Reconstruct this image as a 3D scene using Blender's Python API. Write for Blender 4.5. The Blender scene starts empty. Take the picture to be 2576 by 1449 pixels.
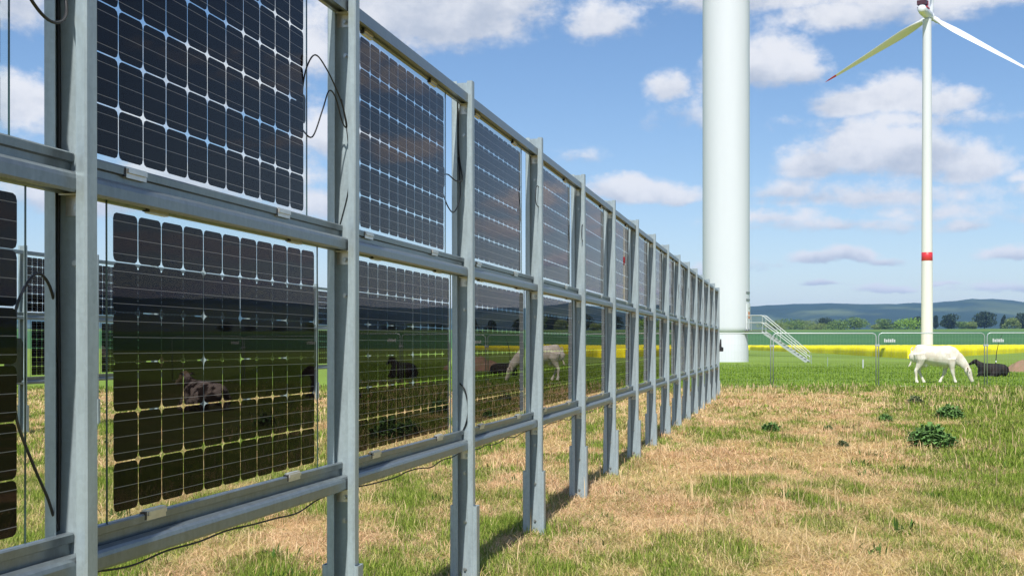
import bpy, bmesh, math, random
import numpy as np
from mathutils import Vector, Matrix, noise as mnoise

random.seed(7); rng = np.random.default_rng(7)
R = math.radians
sc = bpy.context.scene
COL = sc.collection

# ------------------------------------------------------------------ camera
EYE = 1.55
FX = 3153.0                      # focal length in pixels of a 2576 px wide picture
cd = bpy.data.cameras.new('camera'); cam = bpy.data.objects.new('camera', cd); COL.objects.link(cam)
cam.location = (0, 0, EYE); cam.rotation_euler = (R(90), 0, 0)
cd.sensor_width = 36.0; cd.lens = 36.0 * FX / 2576.0
cd.shift_y = 143.5 / 2576.0
cd.clip_start = 0.05; cd.clip_end = 30000
sc.camera = cam

# ------------------------------------------------------------------ light
SUN_EL, SUN_TRAVEL = 55.0, 7.0    # elevation; heading of the light, degrees right of +Y
el, tr = R(SUN_EL), R(SUN_TRAVEL)
sd = Vector((math.sin(tr) * math.cos(el), math.cos(tr) * math.cos(el), -math.sin(el)))
sl = bpy.data.lights.new('sun', 'SUN'); sun = bpy.data.objects.new('sun', sl); COL.objects.link(sun)
sl.energy = 4.7; sl.angle = R(0.53); sl.color = (1.0, 0.965, 0.91)
sun.rotation_euler = sd.to_track_quat('-Z', 'Y').to_euler()
sun.location = (0, -20, 40)

sc.view_settings.view_transform = 'Standard'; sc.view_settings.look = 'None'
sc.view_settings.exposure = 0.5; sc.view_settings.gamma = 1.0
sc.view_settings.use_curve_mapping = False

# ------------------------------------------------------------------ world: sky with cumulus
W = bpy.data.worlds.new('World'); sc.world = W; W.use_nodes = True
nt = W.node_tree; nt.nodes.clear()
def N(t, **k):
    n = nt.nodes.new(t)
    for a, b in k.items(): setattr(n, a, b)
    return n
def mth(op, a, b=None, c=None, clamp=False):
    n = nt.nodes.new('ShaderNodeMath'); n.operation = op; n.use_clamp = clamp
    for i, v in enumerate((a, b, c)):
        if v is None: continue
        if isinstance(v, (int, float)): n.inputs[i].default_value = v
        else: nt.links.new(v, n.inputs[i])
    return n.outputs[0]
def sstep(x, lo, hi):
    n = nt.nodes.new('ShaderNodeMapRange'); n.interpolation_type = 'SMOOTHSTEP'
    nt.links.new(x, n.inputs['Value'])
    n.inputs['From Min'].default_value = lo; n.inputs['From Max'].default_value = hi
    return n.outputs['Result']
out = N('ShaderNodeOutputWorld'); bg = N('ShaderNodeBackground')
nt.links.new(bg.outputs[0], out.inputs[0])
bg.inputs['Strength'].default_value = 0.092
sky = N('ShaderNodeTexSky', sky_type='NISHITA'); sky.sun_disc = False
sky.sun_elevation = R(SUN_EL); sky.sun_rotation = R(180 + SUN_TRAVEL)
sky.altitude = 200; sky.air_density = 1.0; sky.dust_density = 0.3; sky.ozone_density = 2.2
hsv = N('ShaderNodeHueSaturation'); hsv.inputs['Saturation'].default_value = 1.16; hsv.inputs['Value'].default_value = 1.0
nt.links.new(sky.outputs[0], hsv.inputs['Color'])
tc = N('ShaderNodeTexCoord'); dirv = tc.outputs['Generated']
sep = N('ShaderNodeSeparateXYZ'); nt.links.new(dirv, sep.inputs[0])
AZ = mth('ARCTAN2', sep.outputs[0], sep.outputs[1])
EL = mth('ARCSINE', sep.outputs[2])
def fbm(scale, detail, rough=0.55, off=0.0, stretch=1.0):
    mp = N('ShaderNodeMapping'); nt.links.new(dirv, mp.inputs[0])
    mp.inputs['Location'].default_value = (off, off * .7, off * .3); mp.inputs['Scale'].default_value = (1, 1, stretch)
    n = N('ShaderNodeTexNoise'); nt.links.new(mp.outputs[0], n.inputs['Vector'])
    n.inputs['Scale'].default_value = scale; n.inputs['Detail'].default_value = detail; n.inputs['Roughness'].default_value = rough
    return n.outputs['Fac']
n_big = fbm(9, 4, .5, 3.1, 1.6); n_mid = fbm(22, 9, .6, 7.7, 1.5); n_fine = fbm(70, 6, .6, 1.3, 1.5)
wx = mth('MULTIPLY', mth('SUBTRACT', n_big, .5), .035)
wy = mth('MULTIPLY', mth('SUBTRACT', fbm(14, 5, .55, 11.0, 1.5), .5), .022)
AZd = mth('ADD', AZ, wx); ELd = mth('ADD', EL, wy)
# clouds seen in the north-north-east: azimuth, elevation, half-width, half-height (milliradians), thickness
CL = [(-62, 262, 96, 44, 1.3), (-20, 275, 60, 46, 1.1), (-125, 300, 120, 60, .9), (76, 250, 34, 22, .75), (70, 262, 26, 14, .5),
      (225, 272, 120, 26, 1.0), (340, 262, 120, 28, 1.0), (270, 248, 70, 16, .75), (160, 272, 50, 18, .8), (320, 244, 60, 12, .5),
      (196, 214, 42, 27, 1.0), (222, 206, 26, 14, .6), (165, 208, 30, 18, .6), (122, 200, 18, 17, .9), (138, 180, 26, 14, .3),
      (262, 182, 36, 18, 1.1), (296, 186, 40, 20, 1.15), (330, 180, 26, 15, .8), (348, 184, 16, 11, .7), (300, 169, 80, 10, .5),
      (232, 137, 28, 19, 1.0), (270, 146, 40, 28, 1.15), (310, 143, 44, 27, 1.15), (352, 132, 30, 22, 1.0), (215, 118, 30, 12, .7),
      (280, 111, 95, 12, .62), (200, 96, 50, 9, .5), (330, 98, 60, 9, .45), (262, 90, 80, 7, .45),
      (96, 121, 40, 14, 1.2), (130, 118, 24, 11, .9), (56, 148, 20, 8, .3),
      (236, 66, 24, 7, 1.0), (262, 68, 28, 8, 1.05), (286, 65, 18, 5, .8), (385, 66, 30, 6, .9), (412, 112, 32, 14, .85), (420, 92, 50, 9, .5), (390, 120, 16, 8, .5),
      (238, 46, 20, 4, .9), (290, 43, 24, 5, .9), (330, 46, 16, 3, .8), (380, 42, 50, 5, .55), (160, 60, 50, 8, .4), (350, 88, 22, 7, .6),
      (-385, 178, 45, 24, 1.1), (-385, 250, 60, 36, .8), (-330, 112, 60, 22, 1.0), (-270, 125, 60, 26, 1.0), (-200, 130, 60, 24, .9), (-150, 108, 50, 18, .7),
      (-230, 200, 80, 36, .8), (-310, 160, 60, 26, .7), (-165, 230, 50, 40, .8), (-140, 160, 40, 26, .8)]
Fmax = None; SW = None; SD = None
for (a, e, rx, ry, th_) in CL:
    dx = mth('DIVIDE', mth('SUBTRACT', AZd, a / 1000), rx / 1000)
    dy = mth('DIVIDE', mth('SUBTRACT', ELd, e / 1000), ry / 1000)
    dyl = mth('MULTIPLY', mth('MINIMUM', dy, 0), 1.5)
    dyu = mth('MAXIMUM', dy, 0)
    dyy = mth('ADD', dyl, dyu)
    r = mth('SQRT', mth('ADD', mth('MULTIPLY', dx, dx), mth('MULTIPLY', dyy, dyy)))
    F = mth('MULTIPLY', mth('SUBTRACT', 1.12, r), th_)
    Fmax = F if Fmax is None else mth('MAXIMUM', Fmax, F)
    w = mth('MAXIMUM', mth('ADD', F, .25), 0.0)
    SW = w if SW is None else mth('ADD', SW, w)
    wd = mth('MULTIPLY', w, dy)
    SD = wd if SD is None else mth('ADD', SD, wd)
rel = mth('DIVIDE', SD, mth('ADD', SW, .001))
# the rest of the sky carries the same fair-weather cumulus, by noise on a cloud deck
zc = mth('MAXIMUM', mth('ADD', sep.outputs[2], .06), .03)
cx = mth('DIVIDE', sep.outputs[0], zc); cy = mth('DIVIDE', sep.outputs[1], zc)
cmb = N('ShaderNodeCombineXYZ'); nt.links.new(cx, cmb.inputs[0]); nt.links.new(cy, cmb.inputs[1])
dk = N('ShaderNodeTexNoise'); nt.links.new(cmb.outputs[0], dk.inputs['Vector'])
dk.inputs['Scale'].default_value = .75; dk.inputs['Detail'].default_value = 8; dk.inputs['Roughness'].default_value = .52
Fdeck = mth('MULTIPLY', mth('SUBTRACT', dk.outputs['Fac'], .53), 6.0)
inside = mth('MULTIPLY', sstep(mth('ABSOLUTE', AZ), .52, .42), sstep(EL, .42, .32))
Fall = mth('ADD', mth('MULTIPLY', mth('MAXIMUM', Fmax, -.6), inside), mth('MULTIPLY', Fdeck, mth('SUBTRACT', 1.0, inside)))
Fn = mth('ADD', Fall, mth('ADD', mth('MULTIPLY', mth('SUBTRACT', n_mid, .5), 1.15), mth('MULTIPLY', mth('SUBTRACT', n_fine, .5), .85)))
mask = mth('MULTIPLY', sstep(Fn, -.08, .58), .95)
relx = mth('ADD', mth('MULTIPLY', rel, .8), mth('MULTIPLY', mth('SUBTRACT', n_mid, .5), 2.6))
shade = sstep(mth('ADD', relx, mth('MULTIPLY', mth('SUBTRACT', n_big, .5), 1.2)), -.85, .55)
shade = mth('ADD', mth('MULTIPLY', shade, inside), mth('MULTIPLY', .6, mth('SUBTRACT', 1.0, inside)))
cmix = N('ShaderNodeMix', data_type='RGBA'); nt.links.new(shade, cmix.inputs['Factor'])
cmix.inputs['A'].default_value = (3.9, 4.35, 5.2, 1); cmix.inputs['B'].default_value = (7.0, 7.05, 7.3, 1)
fin = N('ShaderNodeMix', data_type='RGBA'); nt.links.new(mask, fin.inputs['Factor'])
tint = N('ShaderNodeMix', data_type='RGBA', blend_type='MULTIPLY'); tint.inputs['Factor'].default_value = 1.0
nt.links.new(hsv.outputs[0], tint.inputs['A']); tint.inputs['B'].default_value = (1.02, .965, .99, 1)
nt.links.new(tint.outputs['Result'], fin.inputs['A']); nt.links.new(cmix.outputs['Result'], fin.inputs['B'])
nt.links.new(fin.outputs['Result'], bg.inputs['Color'])

# ------------------------------------------------------------------ helpers
def tag(o, label=None, cat=None, group=None, kind=None):
    if label: o['label'] = label
    if cat: o['category'] = cat
    if group: o['group'] = group
    if kind: o['kind'] = kind
    return o
def link(name, data, m=None, parent=None, loc=None):
    o = bpy.data.objects.new(name, data); COL.objects.link(o)
    if m is not None and data is not None and len(data.materials) == 0: data.materials.append(m)
    if parent is not None: o.parent = parent
    if loc is not None: o.location = loc
    return o
def empty(name, loc, rz=0.0):
    o = bpy.data.objects.new(name, None); COL.objects.link(o)
    o.location = loc; o.rotation_euler = (0, 0, rz); o.empty_display_size = .3
    return o
class MB:
    def __init__(s): s.v = []; s.f = []; s.mi = []
    def add(s, vs, fs, mi=0):
        b = len(s.v); s.v += [tuple(p) for p in vs]; s.f += [tuple(i + b for i in f) for f in fs]; s.mi += [mi] * len(fs)
        return s
    def box(s, x0, x1, y0, y1, z0, z1, mi=0):
        vs = [(x, y, z) for z in (z0, z1) for y in (y0, y1) for x in (x0, x1)]
        return s.add(vs, [(0, 2, 3, 1), (4, 5, 7, 6), (0, 1, 5, 4), (2, 6, 7, 3), (0, 4, 6, 2), (1, 3, 7, 5)], mi)
    def prism(s, pts, z0, z1, axis='z', mi=0):
        n = len(pts)
        def P(a, b, c): return (a, b, c) if axis == 'z' else ((a, c, b) if axis == 'y' else (c, a, b))
        vs = [P(a, b, z0) for a, b in pts] + [P(a, b, z1) for a, b in pts]
        fs = [(i, (i + 1) % n, n + (i + 1) % n, n + i) for i in range(n)] + [tuple(range(n))[::-1], tuple(range(n, 2 * n))]
        return s.add(vs, fs, mi)
    def tube(s, pts, rad, n=8, mi=0, cap=True, ell=None, up=(0, 1, 0)):
        """loft along pts; rad = float or list; ell = list of side radius (along `up`)"""
        pts = [Vector(p) for p in pts]; m = len(pts)
        if isinstance(rad, (int, float)): rad = [rad] * m
        vs = []
        prevu = None
        for i, p in enumerate(pts):
            t = (pts[min(i + 1, m - 1)] - pts[max(i - 1, 0)])
            t = t.normalized() if t.length > 1e-9 else Vector((0, 0, 1))
            u = Vector(up) if prevu is None else prevu
            u = u - t * u.dot(t)
            if u.length < 1e-4: u = Vector((1, 0, 0)) - t * t.x
            u.normalize(); w = t.cross(u); prevu = u if ell is None else Vector(up)
            ru = ell[i] if ell else rad[i]
            for k in range(n):
                a = 2 * math.pi * k / n
                vs.append(p + u * (math.cos(a) * ru) + w * (math.sin(a) * rad[i]))
        fs = []
        for i in range(m - 1):
            for k in range(n):
                k2 = (k + 1) % n
                fs.append((i * n + k, i * n + k2, (i + 1) * n + k2, (i + 1) * n + k))
        if cap: fs += [tuple(range(n))[::-1], tuple(range((m - 1) * n, m * n))]
        return s.add(vs, fs, mi)
    def lathe(s, prof, n=48, mi=0, cx=0, cy=0):
        vs = []; m = len(prof)
        for r, z in prof:
            for k in range(n):
                a = 2 * math.pi * k / n; vs.append((cx + r * math.cos(a), cy + r * math.sin(a), z))
        fs = [(i * n + k, i * n + (k + 1) % n, (i + 1) * n + (k + 1) % n, (i + 1) * n + k) for i in range(m - 1) for k in range(n)]
        fs += [tuple(range(n))[::-1], tuple(range((m - 1) * n, m * n))]
        return s.add(vs, fs, mi)
    def mesh(s, name, mats=(), smooth=False):
        me = bpy.data.meshes.new(name); me.from_pydata(s.v, [], s.f); me.update()
        for m in mats: me.materials.append(m)
        if len(mats) > 1: me.polygons.foreach_set('material_index', s.mi)
        if smooth: me.polygons.foreach_set('use_smooth', [True] * len(me.polygons))
        bm = bmesh.new(); bm.from_mesh(me); bmesh.ops.recalc_face_normals(bm, faces=bm.faces); bm.to_mesh(me); bm.free()
        return me
    def build(s, name, mat, parent=None, smooth=False, loc=None):
        mats = mat if isinstance(mat, (list, tuple)) else [mat]
        return link(name, s.mesh(name, mats, smooth), None, parent, loc)
def auto_smooth(me, ang=35):
    me.polygons.foreach_set('use_smooth', [True] * len(me.polygons))
    me.set_sharp_from_angle(angle=R(ang))
    return me

# ------------------------------------------------------------------ materials
def mat(name, col, rough=.6, metal=0.0, spec=.5, var=.0, vscale=8, bump=0.0, bscale=60, col2=None, sheen=0, stretch=(1, 1, 1)):
    m = bpy.data.materials.new(name); m.use_nodes = True; t = m.node_tree; b = t.nodes['Principled BSDF']
    b.inputs['Base Color'].default_value = (*col, 1); b.inputs['Roughness'].default_value = rough
    b.inputs['Metallic'].default_value = metal; b.inputs['Specular IOR Level'].default_value = spec
    if var or col2 or bump:
        c = t.nodes.new('ShaderNodeTexCoord'); mp = t.nodes.new('ShaderNodeMapping'); mp.inputs['Scale'].default_value = stretch
        t.links.new(c.outputs['Object'], mp.inputs[0])
    if var or col2:
        n = t.nodes.new('ShaderNodeTexNoise'); n.inputs['Scale'].default_value = vscale; n.inputs['Detail'].default_value = 6
        n.inputs['Roughness'].default_value = .65
        t.links.new(mp.outputs[0], n.inputs['Vector'])
        rp = t.nodes.new('ShaderNodeValToRGB'); t.links.new(n.outputs['Fac'], rp.inputs[0])
        rp.color_ramp.elements[0].position = .32; rp.color_ramp.elements[1].position = .68
        c2 = col2 or tuple(x * (1 + var) for x in col); c1 = col if col2 else tuple(x * (1 - var) for x in col)
        rp.color_ramp.elements[0].color = (*c1, 1); rp.color_ramp.elements[1].color = (*c2, 1)
        t.links.new(rp.outputs[0], b.inputs['Base Color'])
    if bump:
        n2 = t.nodes.new('ShaderNodeTexNoise'); n2.inputs['Scale'].default_value = bscale; n2.inputs['Detail'].default_value = 5
        t.links.new(mp.outputs[0], n2.inputs['Vector'])
        bp = t.nodes.new('ShaderNodeBump'); bp.inputs['Strength'].default_value = bump; bp.inputs['Distance'].default_value = .01
        t.links.new(n2.outputs['Fac'], bp.inputs['Height']); t.links.new(bp.outputs[0], b.inputs['Normal'])
    return m
M = {}
def galv(name, c, rough=.42, metal=.3):
    m = mat(name, c, rough, metal, .5)
    t = m.node_tree; b = t.nodes['Principled BSDF']
    co = t.nodes.new('ShaderNodeTexCoord')
    vo = t.nodes.new('ShaderNodeTexVoronoi'); vo.inputs['Scale'].default_value = 70
    t.links.new(co.outputs['Object'], vo.inputs['Vector'])
    mp = t.nodes.new('ShaderNodeMapping'); mp.inputs['Scale'].default_value = (1, 1, .16); t.links.new(co.outputs['Object'], mp.inputs[0])
    ns = t.nodes.new('ShaderNodeTexNoise'); ns.inputs['Scale'].default_value = 14; ns.inputs['Detail'].default_value = 8; ns.inputs['Roughness'].default_value = .7
    t.links.new(mp.outputs[0], ns.inputs['Vector'])
    mx = t.nodes.new('ShaderNodeMix'); mx.data_type = 'FLOAT'; mx.inputs[0].default_value = .88
    t.links.new(vo.outputs['Color'], mx.inputs[2]); t.links.new(ns.outputs['Fac'], mx.inputs[3])
    rp = t.nodes.new('ShaderNodeValToRGB'); t.links.new(mx.outputs[0], rp.inputs[0])
    rp.color_ramp.elements[0].position = .3; rp.color_ramp.elements[1].position = .7
    rp.color_ramp.elements[0].color = (*[x * .74 for x in c], 1); rp.color_ramp.elements[1].color = (*[min(1, x * 1.14) for x in c], 1)
    t.links.new(rp.outputs[0], b.inputs['Base Color'])
    rr = t.nodes.new('ShaderNodeMapRange'); rr.inputs['To Min'].default_value = rough - .1; rr.inputs['To Max'].default_value = rough + .14
    t.links.new(ns.outputs['Fac'], rr.inputs['Value']); t.links.new(rr.outputs[0], b.inputs['Roughness'])
    return m
M['galv'] = galv('galvanised_steel', (.355, .425, .445), .42)
M['galv_rail'] = galv('galvanised_rail_steel', (.20, .235, .25), .34, .6)
M['alu'] = mat('bare_aluminium', (.62, .60, .56), .35, .7, .5, .1, 30)
M['alu_dark'] = mat('grating_grey', (.16, .16, .15), .6, .4)
M['rubber'] = mat('black_rubber', (.012, .012, .013), .55)
M['bolt'] = mat('zinc_bolt', (.42, .44, .43), .35, .8)
M['white'] = mat('turbine_white_paint', (.595, .615, .655), .42, 0, .4, .035, .35, stretch=(1, 1, .1))
M['turbine_red'] = mat('turbine_red_paint', (.52, .02, .025), .45)
M['turbine_dark'] = mat('turbine_dark_cooler', (.06, .012, .016), .5)
M['mobile'] = mat('zinc_fence_tube', (.42, .47, .46), .4, .5, .5, .08, 20)
M['wire'] = mat('zinc_fence_wire', (.34, .40, .36), .5, .3)
M['steelwhite'] = mat('pale_galvanised_stairs', (.46, .49, .48), .45, .35, .5, .06, 10)

def cell_material():
    m = bpy.data.materials.new('solar_cell'); m.use_nodes = True; t = m.node_tree; b = t.nodes['Principled BSDF']
    uv = t.nodes.new('ShaderNodeUVMap'); uv.uv_map = 'UVMap'
    sp = t.nodes.new('ShaderNodeSeparateXYZ'); t.links.new(uv.outputs[0], sp.inputs[0])
    def mm(op, a, bb=None):
        n = t.nodes.new('ShaderNodeMath'); n.operation = op
        for i, v in enumerate((a, bb)):
            if v is None: continue
            if isinstance(v, (int, float)): n.inputs[i].default_value = v
            else: t.links.new(v, n.inputs[i])
        return n.outputs[0]
    # three busbars across the cell
    fr = mm('FRACT', mm('MULTIPLY', sp.outputs[1], 3.0))
    bus = mm('LESS_THAN', mm('ABSOLUTE', mm('SUBTRACT', fr, .5)), .019)
    ge = t.nodes.new('ShaderNodeNewGeometry')
    rp = t.nodes.new('ShaderNodeValToRGB'); t.links.new(ge.outputs['Random Per Island'], rp.inputs[0])
    rp.color_ramp.elements[0].color = (.0045, .0042, .0055, 1); rp.color_ramp.elements[1].color = (.009, .006, .0052, 1)
    mx = t.nodes.new('ShaderNodeMix'); mx.data_type = 'RGBA'
    t.links.new(bus, mx.inputs['Factor']); t.links.new(rp.outputs[0], mx.inputs['A']); mx.inputs['B'].default_value = (.27, .26, .27, 1)
    t.links.new(mx.outputs['Result'], b.inputs['Base Color'])
    b.inputs['Roughness'].default_value = .9; b.inputs['Specular IOR Level'].default_value = 0.0
    return m
M['cell'] = cell_material()

def glass_material():
    m = bpy.data.materials.new('module_glass'); m.use_nodes = True; t = m.node_tree; t.nodes.clear()
    o = t.nodes.new('ShaderNodeOutputMaterial')
    fr = t.nodes.new('ShaderNodeFresnel'); fr.inputs['IOR'].default_value = 1.27
    # the outward normal is used on both faces so that the slab behaves as a thin pane
    g = t.nodes.new('ShaderNodeBsdfGlossy'); g.inputs['Roughness'].default_value = .004; g.inputs['Color'].default_value = (.84, .77, .75, 1)
    tr_ = t.nodes.new('ShaderNodeBsdfTransparent'); tr_.inputs['Color'].default_value = (.955, .975, .965, 1)
    ge = t.nodes.new('ShaderNodeNewGeometry')
    inv = t.nodes.new('ShaderNodeMath'); inv.operation = 'SUBTRACT'; inv.inputs[0].default_value = 1.0
    t.links.new(ge.outputs['Backfacing'], inv.inputs[1])
    ml = t.nodes.new('ShaderNodeMath'); ml.operation = 'MULTIPLY'
    t.links.new(fr.outputs[0], ml.inputs[0]); t.links.new(inv.outputs[0], ml.inputs[1])
    mx = t.nodes.new('ShaderNodeMixShader'); t.links.new(ml.outputs[0], mx.inputs[0])
    t.links.new(tr_.outputs[0], mx.inputs[1]); t.links.new(g.outputs[0], mx.inputs[2])
    t.links.new(mx.outputs[0], o.inputs[0])
    return m
M['glass'] = glass_material()

# ------------------------------------------------------------------ land
def vnoise(x, y, seed=0):
    """smooth value noise, vectorised"""
    x = np.asarray(x, float); y = np.asarray(y, float)
    xi = np.floor(x).astype(np.int64); yi = np.floor(y).astype(np.int64); xf = x - xi; yf = y - yi
    def h(a, b):
        n = (a * 374761393 + b * 668265263 + seed * 144665) & 0xffffffff
        n = ((n ^ (n >> 13)) * 1274126177) & 0xffffffff
        return ((n ^ (n >> 16)) & 0xffff) / 65535.0
    u = xf * xf * (3 - 2 * xf); v = yf * yf * (3 - 2 * yf)
    return (h(xi, yi) * (1 - u) + h(xi + 1, yi) * u) * (1 - v) + (h(xi, yi + 1) * (1 - u) + h(xi + 1, yi + 1) * u) * v
def fbm2(x, y, seed=0, o=4):
    s = 0; a = .5; tot = 0
    for i in range(o):
        s = s + a * vnoise(x * 2 ** i, y * 2 ** i, seed + i * 17); tot += a; a *= .55
    return s / tot
def sst(x, a, b):
    t = np.clip((np.asarray(x, float) - a) / (b - a), 0, 1); return t * t * (3 - 2 * t)
def land(x, y):
    r = np.hypot(x, y)
    z = .30 * sst(r, 130, 500) + 14.6 * sst(r, 500, 1120) ** 1.05 - 9 * sst(r, 1250, 2600)
    z = z + 1.0 * (fbm2(x / 160 + 3, y / 160, 5, 3) - .5) * sst(r, 560, 900)
    near = (fbm2(x * .45, y * .45, 9, 4) - .5) * .10 * (1 - sst(r, 60, 110))
    return z + near
def greenness(x, y):
    """1 = fresh grass, 0 = dry straw"""
    r = np.hypot(x, y)
    n = fbm2(x * 1.35 + 4.0, y * .52 + 1.0, 21, 4)
    n2 = fbm2(x * 3.0, y * 1.1, 33, 3)
    ax = x / np.maximum(y, .1)
    b = .46 + .44 * (n - .5) * 2 * 1.5 + 1.15 * (n2 - .5)
    b = b + .55 * sst(ax, .29, .41) * sst(y, 9, 15)                # greener towards the right
    b = b + .16 * sst(-ax, .05, .2)                                # and under the panels
    b = b - .26 * np.exp(-((y - 34) / 7) ** 2) * (1 - sst(ax, .24, .33))
    b = b - .12 * sst(x, .5, 2.5) * (1 - sst(ax, .28, .36)) * (1 - sst(y, 18, 26))
    b = b + 1.2 * sst(y + 5 * (fbm2(x * .5, y * .5, 19, 3) - .5), 40.5, 47.5)
    return np.clip(b, 0, 1)
def ground_col(x, y):
    g = sst(greenness(x, y), .25, .75)[..., None]
    dry = np.array([.40, .27, .12]); grn = np.array([.12, .145, .03])
    c = dry * (1 - g) + grn * g
    c = c * (.75 + .5 * fbm2(x * 5, y * 5, 77, 3))[..., None]
    r = np.hypot(x, y)
    past = np.array([.145, .215, .032]) * (.8 + .45 * fbm2(x / 5, y / 16, 12, 4))[..., None]
    f1 = sst(y, 45, 49)[..., None]; c = c * (1 - f1) + past * f1
    crop = np.array([.048, .128, .036]) * (.85 + .3 * fbm2(x / 60, y / 25, 15, 4))[..., None]
    f2 = sst(r, 470, 500)[..., None]; c = c * (1 - f2) + crop * f2
    upper = np.array([.095, .165, .035]) * (.8 + .4 * fbm2(x / 90, y / 20, 16, 3))[..., None]
    f3 = sst(r + 40 * (fbm2(x / 120, y / 120, 3, 2) - .5), 905, 925)[..., None]; c = c * (1 - f3) + upper * f3
    far = np.array([.06, .10, .04]) * (.6 + .9 * fbm2(x / 300, y / 120, 18, 3))[..., None]
    f4 = sst(r, 1300, 1600)[..., None]; c = c * (1 - f4) + far * f4
    return c
def grid_mesh(name, X, Y, Z, wrap=False, colfn=None):
    n, m = X.shape
    co = np.stack([X, Y, Z], -1).reshape(-1, 3)
    i = np.arange(n - 1)[:, None]; jn = m if wrap else m - 1; j = np.arange(jn)[None, :]; j2 = (j + 1) % m
    q = np.stack([i * m + j, (i + 1) * m + j, (i + 1) * m + j2, i * m + j2], -1).reshape(-1, 4)
    me = bpy.data.meshes.new(name); me.vertices.add(len(co)); me.vertices.foreach_set('co', co.ravel())
    me.loops.add(q.size); me.loops.foreach_set('vertex_index', q.ravel().astype(np.int32))
    me.polygons.add(len(q)); me.polygons.foreach_set('loop_start', np.arange(0, q.size, 4, dtype=np.int32))
    me.polygons.foreach_set('loop_total', np.full(len(q), 4, np.int32)); me.polygons.foreach_set('use_smooth', np.ones(len(q), bool))
    me.update(calc_edges=True)
    if colfn is not None:
        c = colfn(X, Y).reshape(-1, 3); a = me.color_attributes.new('tint', 'FLOAT_COLOR', 'POINT')
        a.data.foreach_set('color', np.concatenate([c, np.ones((len(c), 1))], 1).astype(np.float32).ravel())
    return me
rad_ = np.concatenate([[0.01], np.geomspace(1.5, 60, 300), np.geomspace(61, 9500, 240)])
ang_ = np.radians(np.concatenate([np.arange(-46, 62, .35), np.arange(62, 314, 4.0)]))
RR, AA = np.meshgrid(rad_, ang_, indexing='ij')
GX = RR * np.sin(AA); GY = RR * np.cos(AA)
gme = grid_mesh('ground', GX, GY, land(GX, GY), True, ground_col)
def ground_material(name, scale, rough=.95, amp=.35, bump=.4):
    m = bpy.data.materials.new(name); m.use_nodes = True; t = m.node_tree; b = t.nodes['Principled BSDF']
    b.inputs['Roughness'].default_value = rough; b.inputs['Specular IOR Level'].default_value = .15
    a = t.nodes.new('ShaderNodeVertexColor'); a.layer_name = 'tint'
    c = t.nodes.new('ShaderNodeTexCoord')
    n = t.nodes.new('ShaderNodeTexNoise'); n.inputs['Scale'].default_value = scale; n.inputs['Detail'].default_value = 10; n.inputs['Roughness'].default_value = .72
    t.links.new(c.outputs['Object'], n.inputs['Vector'])
    mr = t.nodes.new('ShaderNodeMapRange'); mr.inputs['From Min'].default_value = .3; mr.inputs['From Max'].default_value = .7
    mr.inputs['To Min'].default_value = 1 - amp; mr.inputs['To Max'].default_value = 1 + amp; t.links.new(n.outputs['Fac'], mr.inputs['Value'])
    v = t.nodes.new('ShaderNodeVectorMath'); v.operation = 'SCALE'; t.links.new(a.outputs[0], v.inputs[0]); t.links.new(mr.outputs[0], v.inputs['Scale'])
    t.links.new(v.outputs[0], b.inputs['Base Color'])
    if bump:
        bp = t.nodes.new('ShaderNodeBump'); bp.inputs['Strength'].default_value = bump; bp.inputs['Distance'].default_value = .06
        t.links.new(n.outputs['Fac'], bp.inputs['Height']); t.links.new(bp.outputs[0], b.inputs['Normal'])
    return m
M['ground'] = ground_material('soil_and_turf', 9)
tag(link('ground', gme, M['ground']), kind='structure')

# hills
def hill(name, r0, r1, hfun, az0, az1, seed, cfn):
    rr = np.linspace(r0, r1, 60); aa = np.radians(np.linspace(az0, az1, 320))
    Rr, Aa = np.meshgrid(rr, aa, indexing='ij')
    t = (Rr - r0) / (r1 - r0); prof = np.sin(np.clip(t, 0, 1) * np.pi) ** .8
    X = Rr * np.sin(Aa); Y = Rr * np.cos(Aa)
    Z = hfun(np.degrees(Aa)) * prof + 30 * (fbm2(X / 500, Y / 500, seed, 4) - .5) * prof - 6
    me = grid_mesh(name, X, Y, Z, False, cfn)
    return tag(link(name, me, M['hill']), kind='structure')
M['hill'] = ground_material('far_woods_and_fields', .006, .95, .25, 0)
def hill_col(X, Y):
    w = fbm2(X / 420 + 9, Y / 900, 41, 4)[..., None]
    forest = np.array([.020, .042, .022]); field = np.array([.085, .115, .05])
    k = sst(w + .35 * (fbm2(X / 130, Y / 260, 43, 3)[..., None] - .5), .50, .60); r = np.hypot(X, Y)[..., None]
    k = k * (1 - .8 * sst(r, 4300, 5000))
    return forest * (1 - k) + field * k
def h_main(a):
    x = 1288 + 2576 * .0 + FX * np.tan(np.radians(np.clip(a, -60, 60)))
    top = np.interp(x, [-4000, -500, 600, 1885, 2080, 2250, 2320, 2450, 2576, 3000, 3500, 4200, 5200, 9000],
                    [790, 800, 770, 763, 759, 761, 764, 756, 764, 772, 750, 742, 765, 780])
    return (868 - top - 5) / FX * 5600 + 7 * (vnoise(a * 1.3, a * 0, 5) - .5) + 4 * (vnoise(a * 4.1, a * 0, 6) - .5)
hill('hills', 3400, 8000, h_main, -60, 66, 51, hill_col)
hill('hills', 1900, 3900, lambda a: 24 + 16 * (vnoise(a / 7, a * 0 + 3, 8)), -60, 66, 61, hill_col)

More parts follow.
